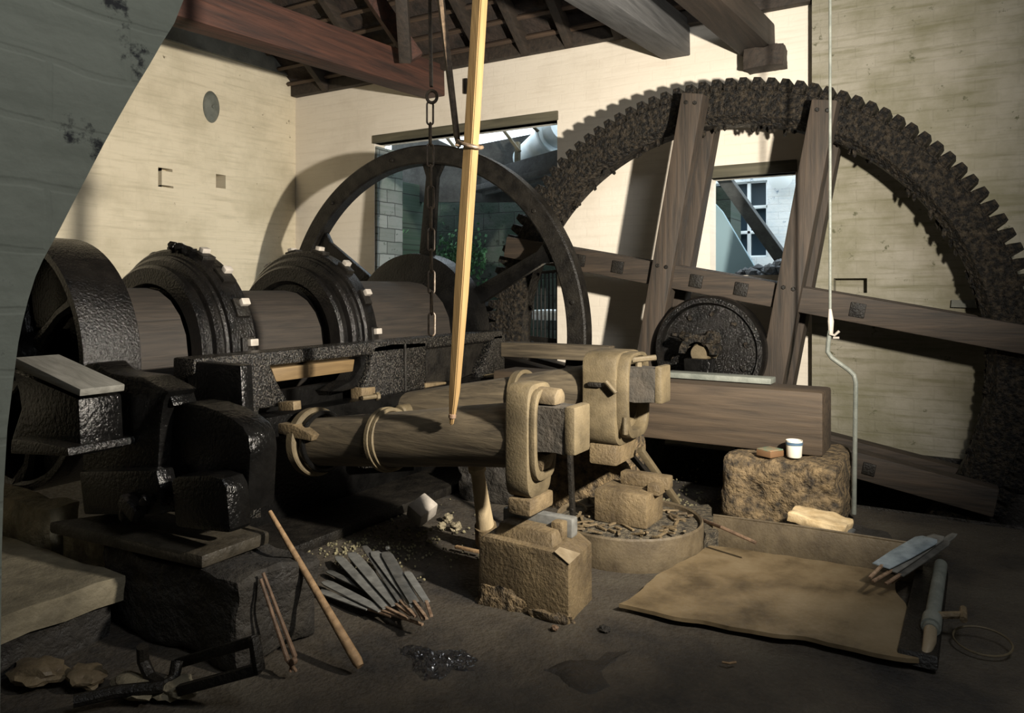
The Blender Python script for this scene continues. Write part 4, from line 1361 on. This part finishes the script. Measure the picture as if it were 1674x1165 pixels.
part('tip', B().disc(hp(739, 684, 2.44), px, .015, .02, 12, .004), 'rust', pr, 'rusty ferrule')
rg = hp(768, 236, 2.44)
e1, e2 = RT, (FW + V((0, 0, .25))).normalized()
hr = root('hanger_rod', 'rusty rod with an eye ring that grips the yellow pole', 'rod', hp(750, 232))
part('ring', B().tube([rg + e1 * .048 * math.cos(a) + e2 * .06 * math.sin(a) - V((0, 0, .012 * math.cos(a))) for a in [2 * PI * i / 32 for i in range(32)]], .008, 8, True), 'chain', hr)
c0, c1 = hp(747, 232, 2.46), hp(716, -40, 2.46)
part('rod', B().tube([rg - e1 * .05, hp(750, 238, 2.46), c0 + V((0, 0, .02)), c1, c1 + (c1 - c0) * .6], [.009, .010, .013, .017, .017], 8), 'chain', hr)
hk = root('hook_rod', 'flat rusty rod with a looped eye at its foot, left of the yellow pole', 'rod', hp(704, 150))
c0, c1 = hp(705, 142), hp(702, -40)
part('rod', B().beam(c0, c1 + (c1 - c0) * 1.2, .022, .014, tuple(RT), .003), 'chain', hk)
ec = hp(706, 158)
part('eye', B().tube([ec + RT * .021 * math.cos(a) + V((0, 0, .025 * math.sin(a))) for a in [2 * PI * i / 24 for i in range(24)]], .007, 8, True), 'chain', hk)
ch = root('chain', 'long-linked rusty chain hanging from the looped rod left of the yellow pole', 'chain', hp(705, 545))
v = 170
links = []
zs = [hp(703, 168).z]
zb = hp(706, 547).z
nl = 11
Ln = (zs[0] - zb) / nl
for i in range(nl):
    zc = zs[0] - Ln * (i + .5)
    xx = hp(703 + 3 * i / nl, 300)
    cen = V((xx.x, HY, zc))
    dirv = (RT + FW * .35).normalized() if i % 2 == 0 else (RT * .35 - FW).normalized()
    hl, hw = Ln / 2 + .004, .013
    pth = []
    for k in range(9):
        a_ = PI * k / 8
        pth.append(cen + dirv * hw * math.cos(a_) + V((0, 0, hl - hw + hw * math.sin(a_))))
    for k in range(9):
        a_ = PI + PI * k / 8
        pth.append(cen + dirv * hw * math.cos(a_) + V((0, 0, -hl + hw + hw * math.sin(a_))))
    part('link', B().tube(pth, .0042, 8, True), 'chain', ch)
wy = 4.3
wr_ = root('control_wire', 'thin wire and bent rod hanging in front of the right wall beside the gear arm', 'wire', at(1396, 830, Y=wy))
part('wire', B().tube([at(1357, -60, Y=wy), at(1357, 250, Y=wy), at(1357, 520, Y=wy)], .0075, 8), 'grey_iron', wr_)
part('turnbuckle', B().tube([at(1357, 505, Y=wy), at(1358, 525, Y=wy), at(1358, 545, Y=wy)], [.008, .016, .012], 10), 'bright', wr_)
part('bent_rod', B().tube([at(1357, 540, Y=wy), at(1354, 560, Y=wy), at(1353, 575, Y=wy), at(1360, 585, Y=wy), at(1388, 605, Y=wy), at(1396, 613, Y=wy), at(1399, 625, Y=wy), at(1398, 700, Y=wy), at(1396, 840, Y=wy)], .012, 10), 'grey_iron', wr_)
part('twist', B().tube([at(1356, 545, Y=wy - .02), at(1364, 548, Y=wy - .02), at(1372, 541, Y=wy - .02)], .007, 6).tube([at(1362, 552, Y=wy - .02), at(1372, 552, Y=wy - .02)], .006, 6), 'bright', wr_)

# ================================================================== LIGHT
def spot(name, loc, aim, power, size, blend, radius, color):
    l = bpy.data.lights.new(name, 'SPOT')
    l.energy = power
    l.spot_size = R(size)
    l.spot_blend = blend
    l.shadow_soft_size = radius
    l.color = color
    o = bpy.data.objects.new(name, l)
    COL.objects.link(o)
    o.location = loc
    o.rotation_euler = (V(aim) - V(loc)).to_track_quat('-Z', 'Y').to_euler()
    return o


spot('photographers_lamp', (.50, 1.97, 1.65), (-4.4, 4.9, 2.4), 1650, 128, 1.0, .05, (1.0, .91, .78))
l = bpy.data.lights.new('fill_lamp', 'POINT')  # added fill light, no such lamp is seen; lifts the shadows
l.energy = 170
l.shadow_soft_size = .5
l.color = (.95, .97, 1.0)
o = bpy.data.objects.new('fill_lamp', l)
COL.objects.link(o)
o.location = (1.0, 1.0, 3.4)

w = bpy.data.worlds.new('sky')
S.world = w
w.use_nodes = True
w.node_tree.nodes['Background'].inputs[0].default_value = (.80, .92, 1.0, 1)
w.node_tree.nodes['Background'].inputs[1].default_value = 4.0

# ================================================================== CAMERA
cam = bpy.data.cameras.new('camera')
cam.sensor_fit = 'HORIZONTAL'
cam.sensor_width = 36
cam.lens = FPX / 1674 * 36
cam.shift_y = -(582.5 - YH) / 1674
cam.clip_start = .05
o = bpy.data.objects.new('camera', cam)
COL.objects.link(o)
o.location = EYE
o.rotation_euler = (R(90), 0, TH)
S.camera = o
vs_ = S.view_settings
vs_.view_transform = 'Standard'
vs_.look = 'None'
vs_.exposure = 0
vs_.gamma = 1
vs_.use_curve_mapping = False
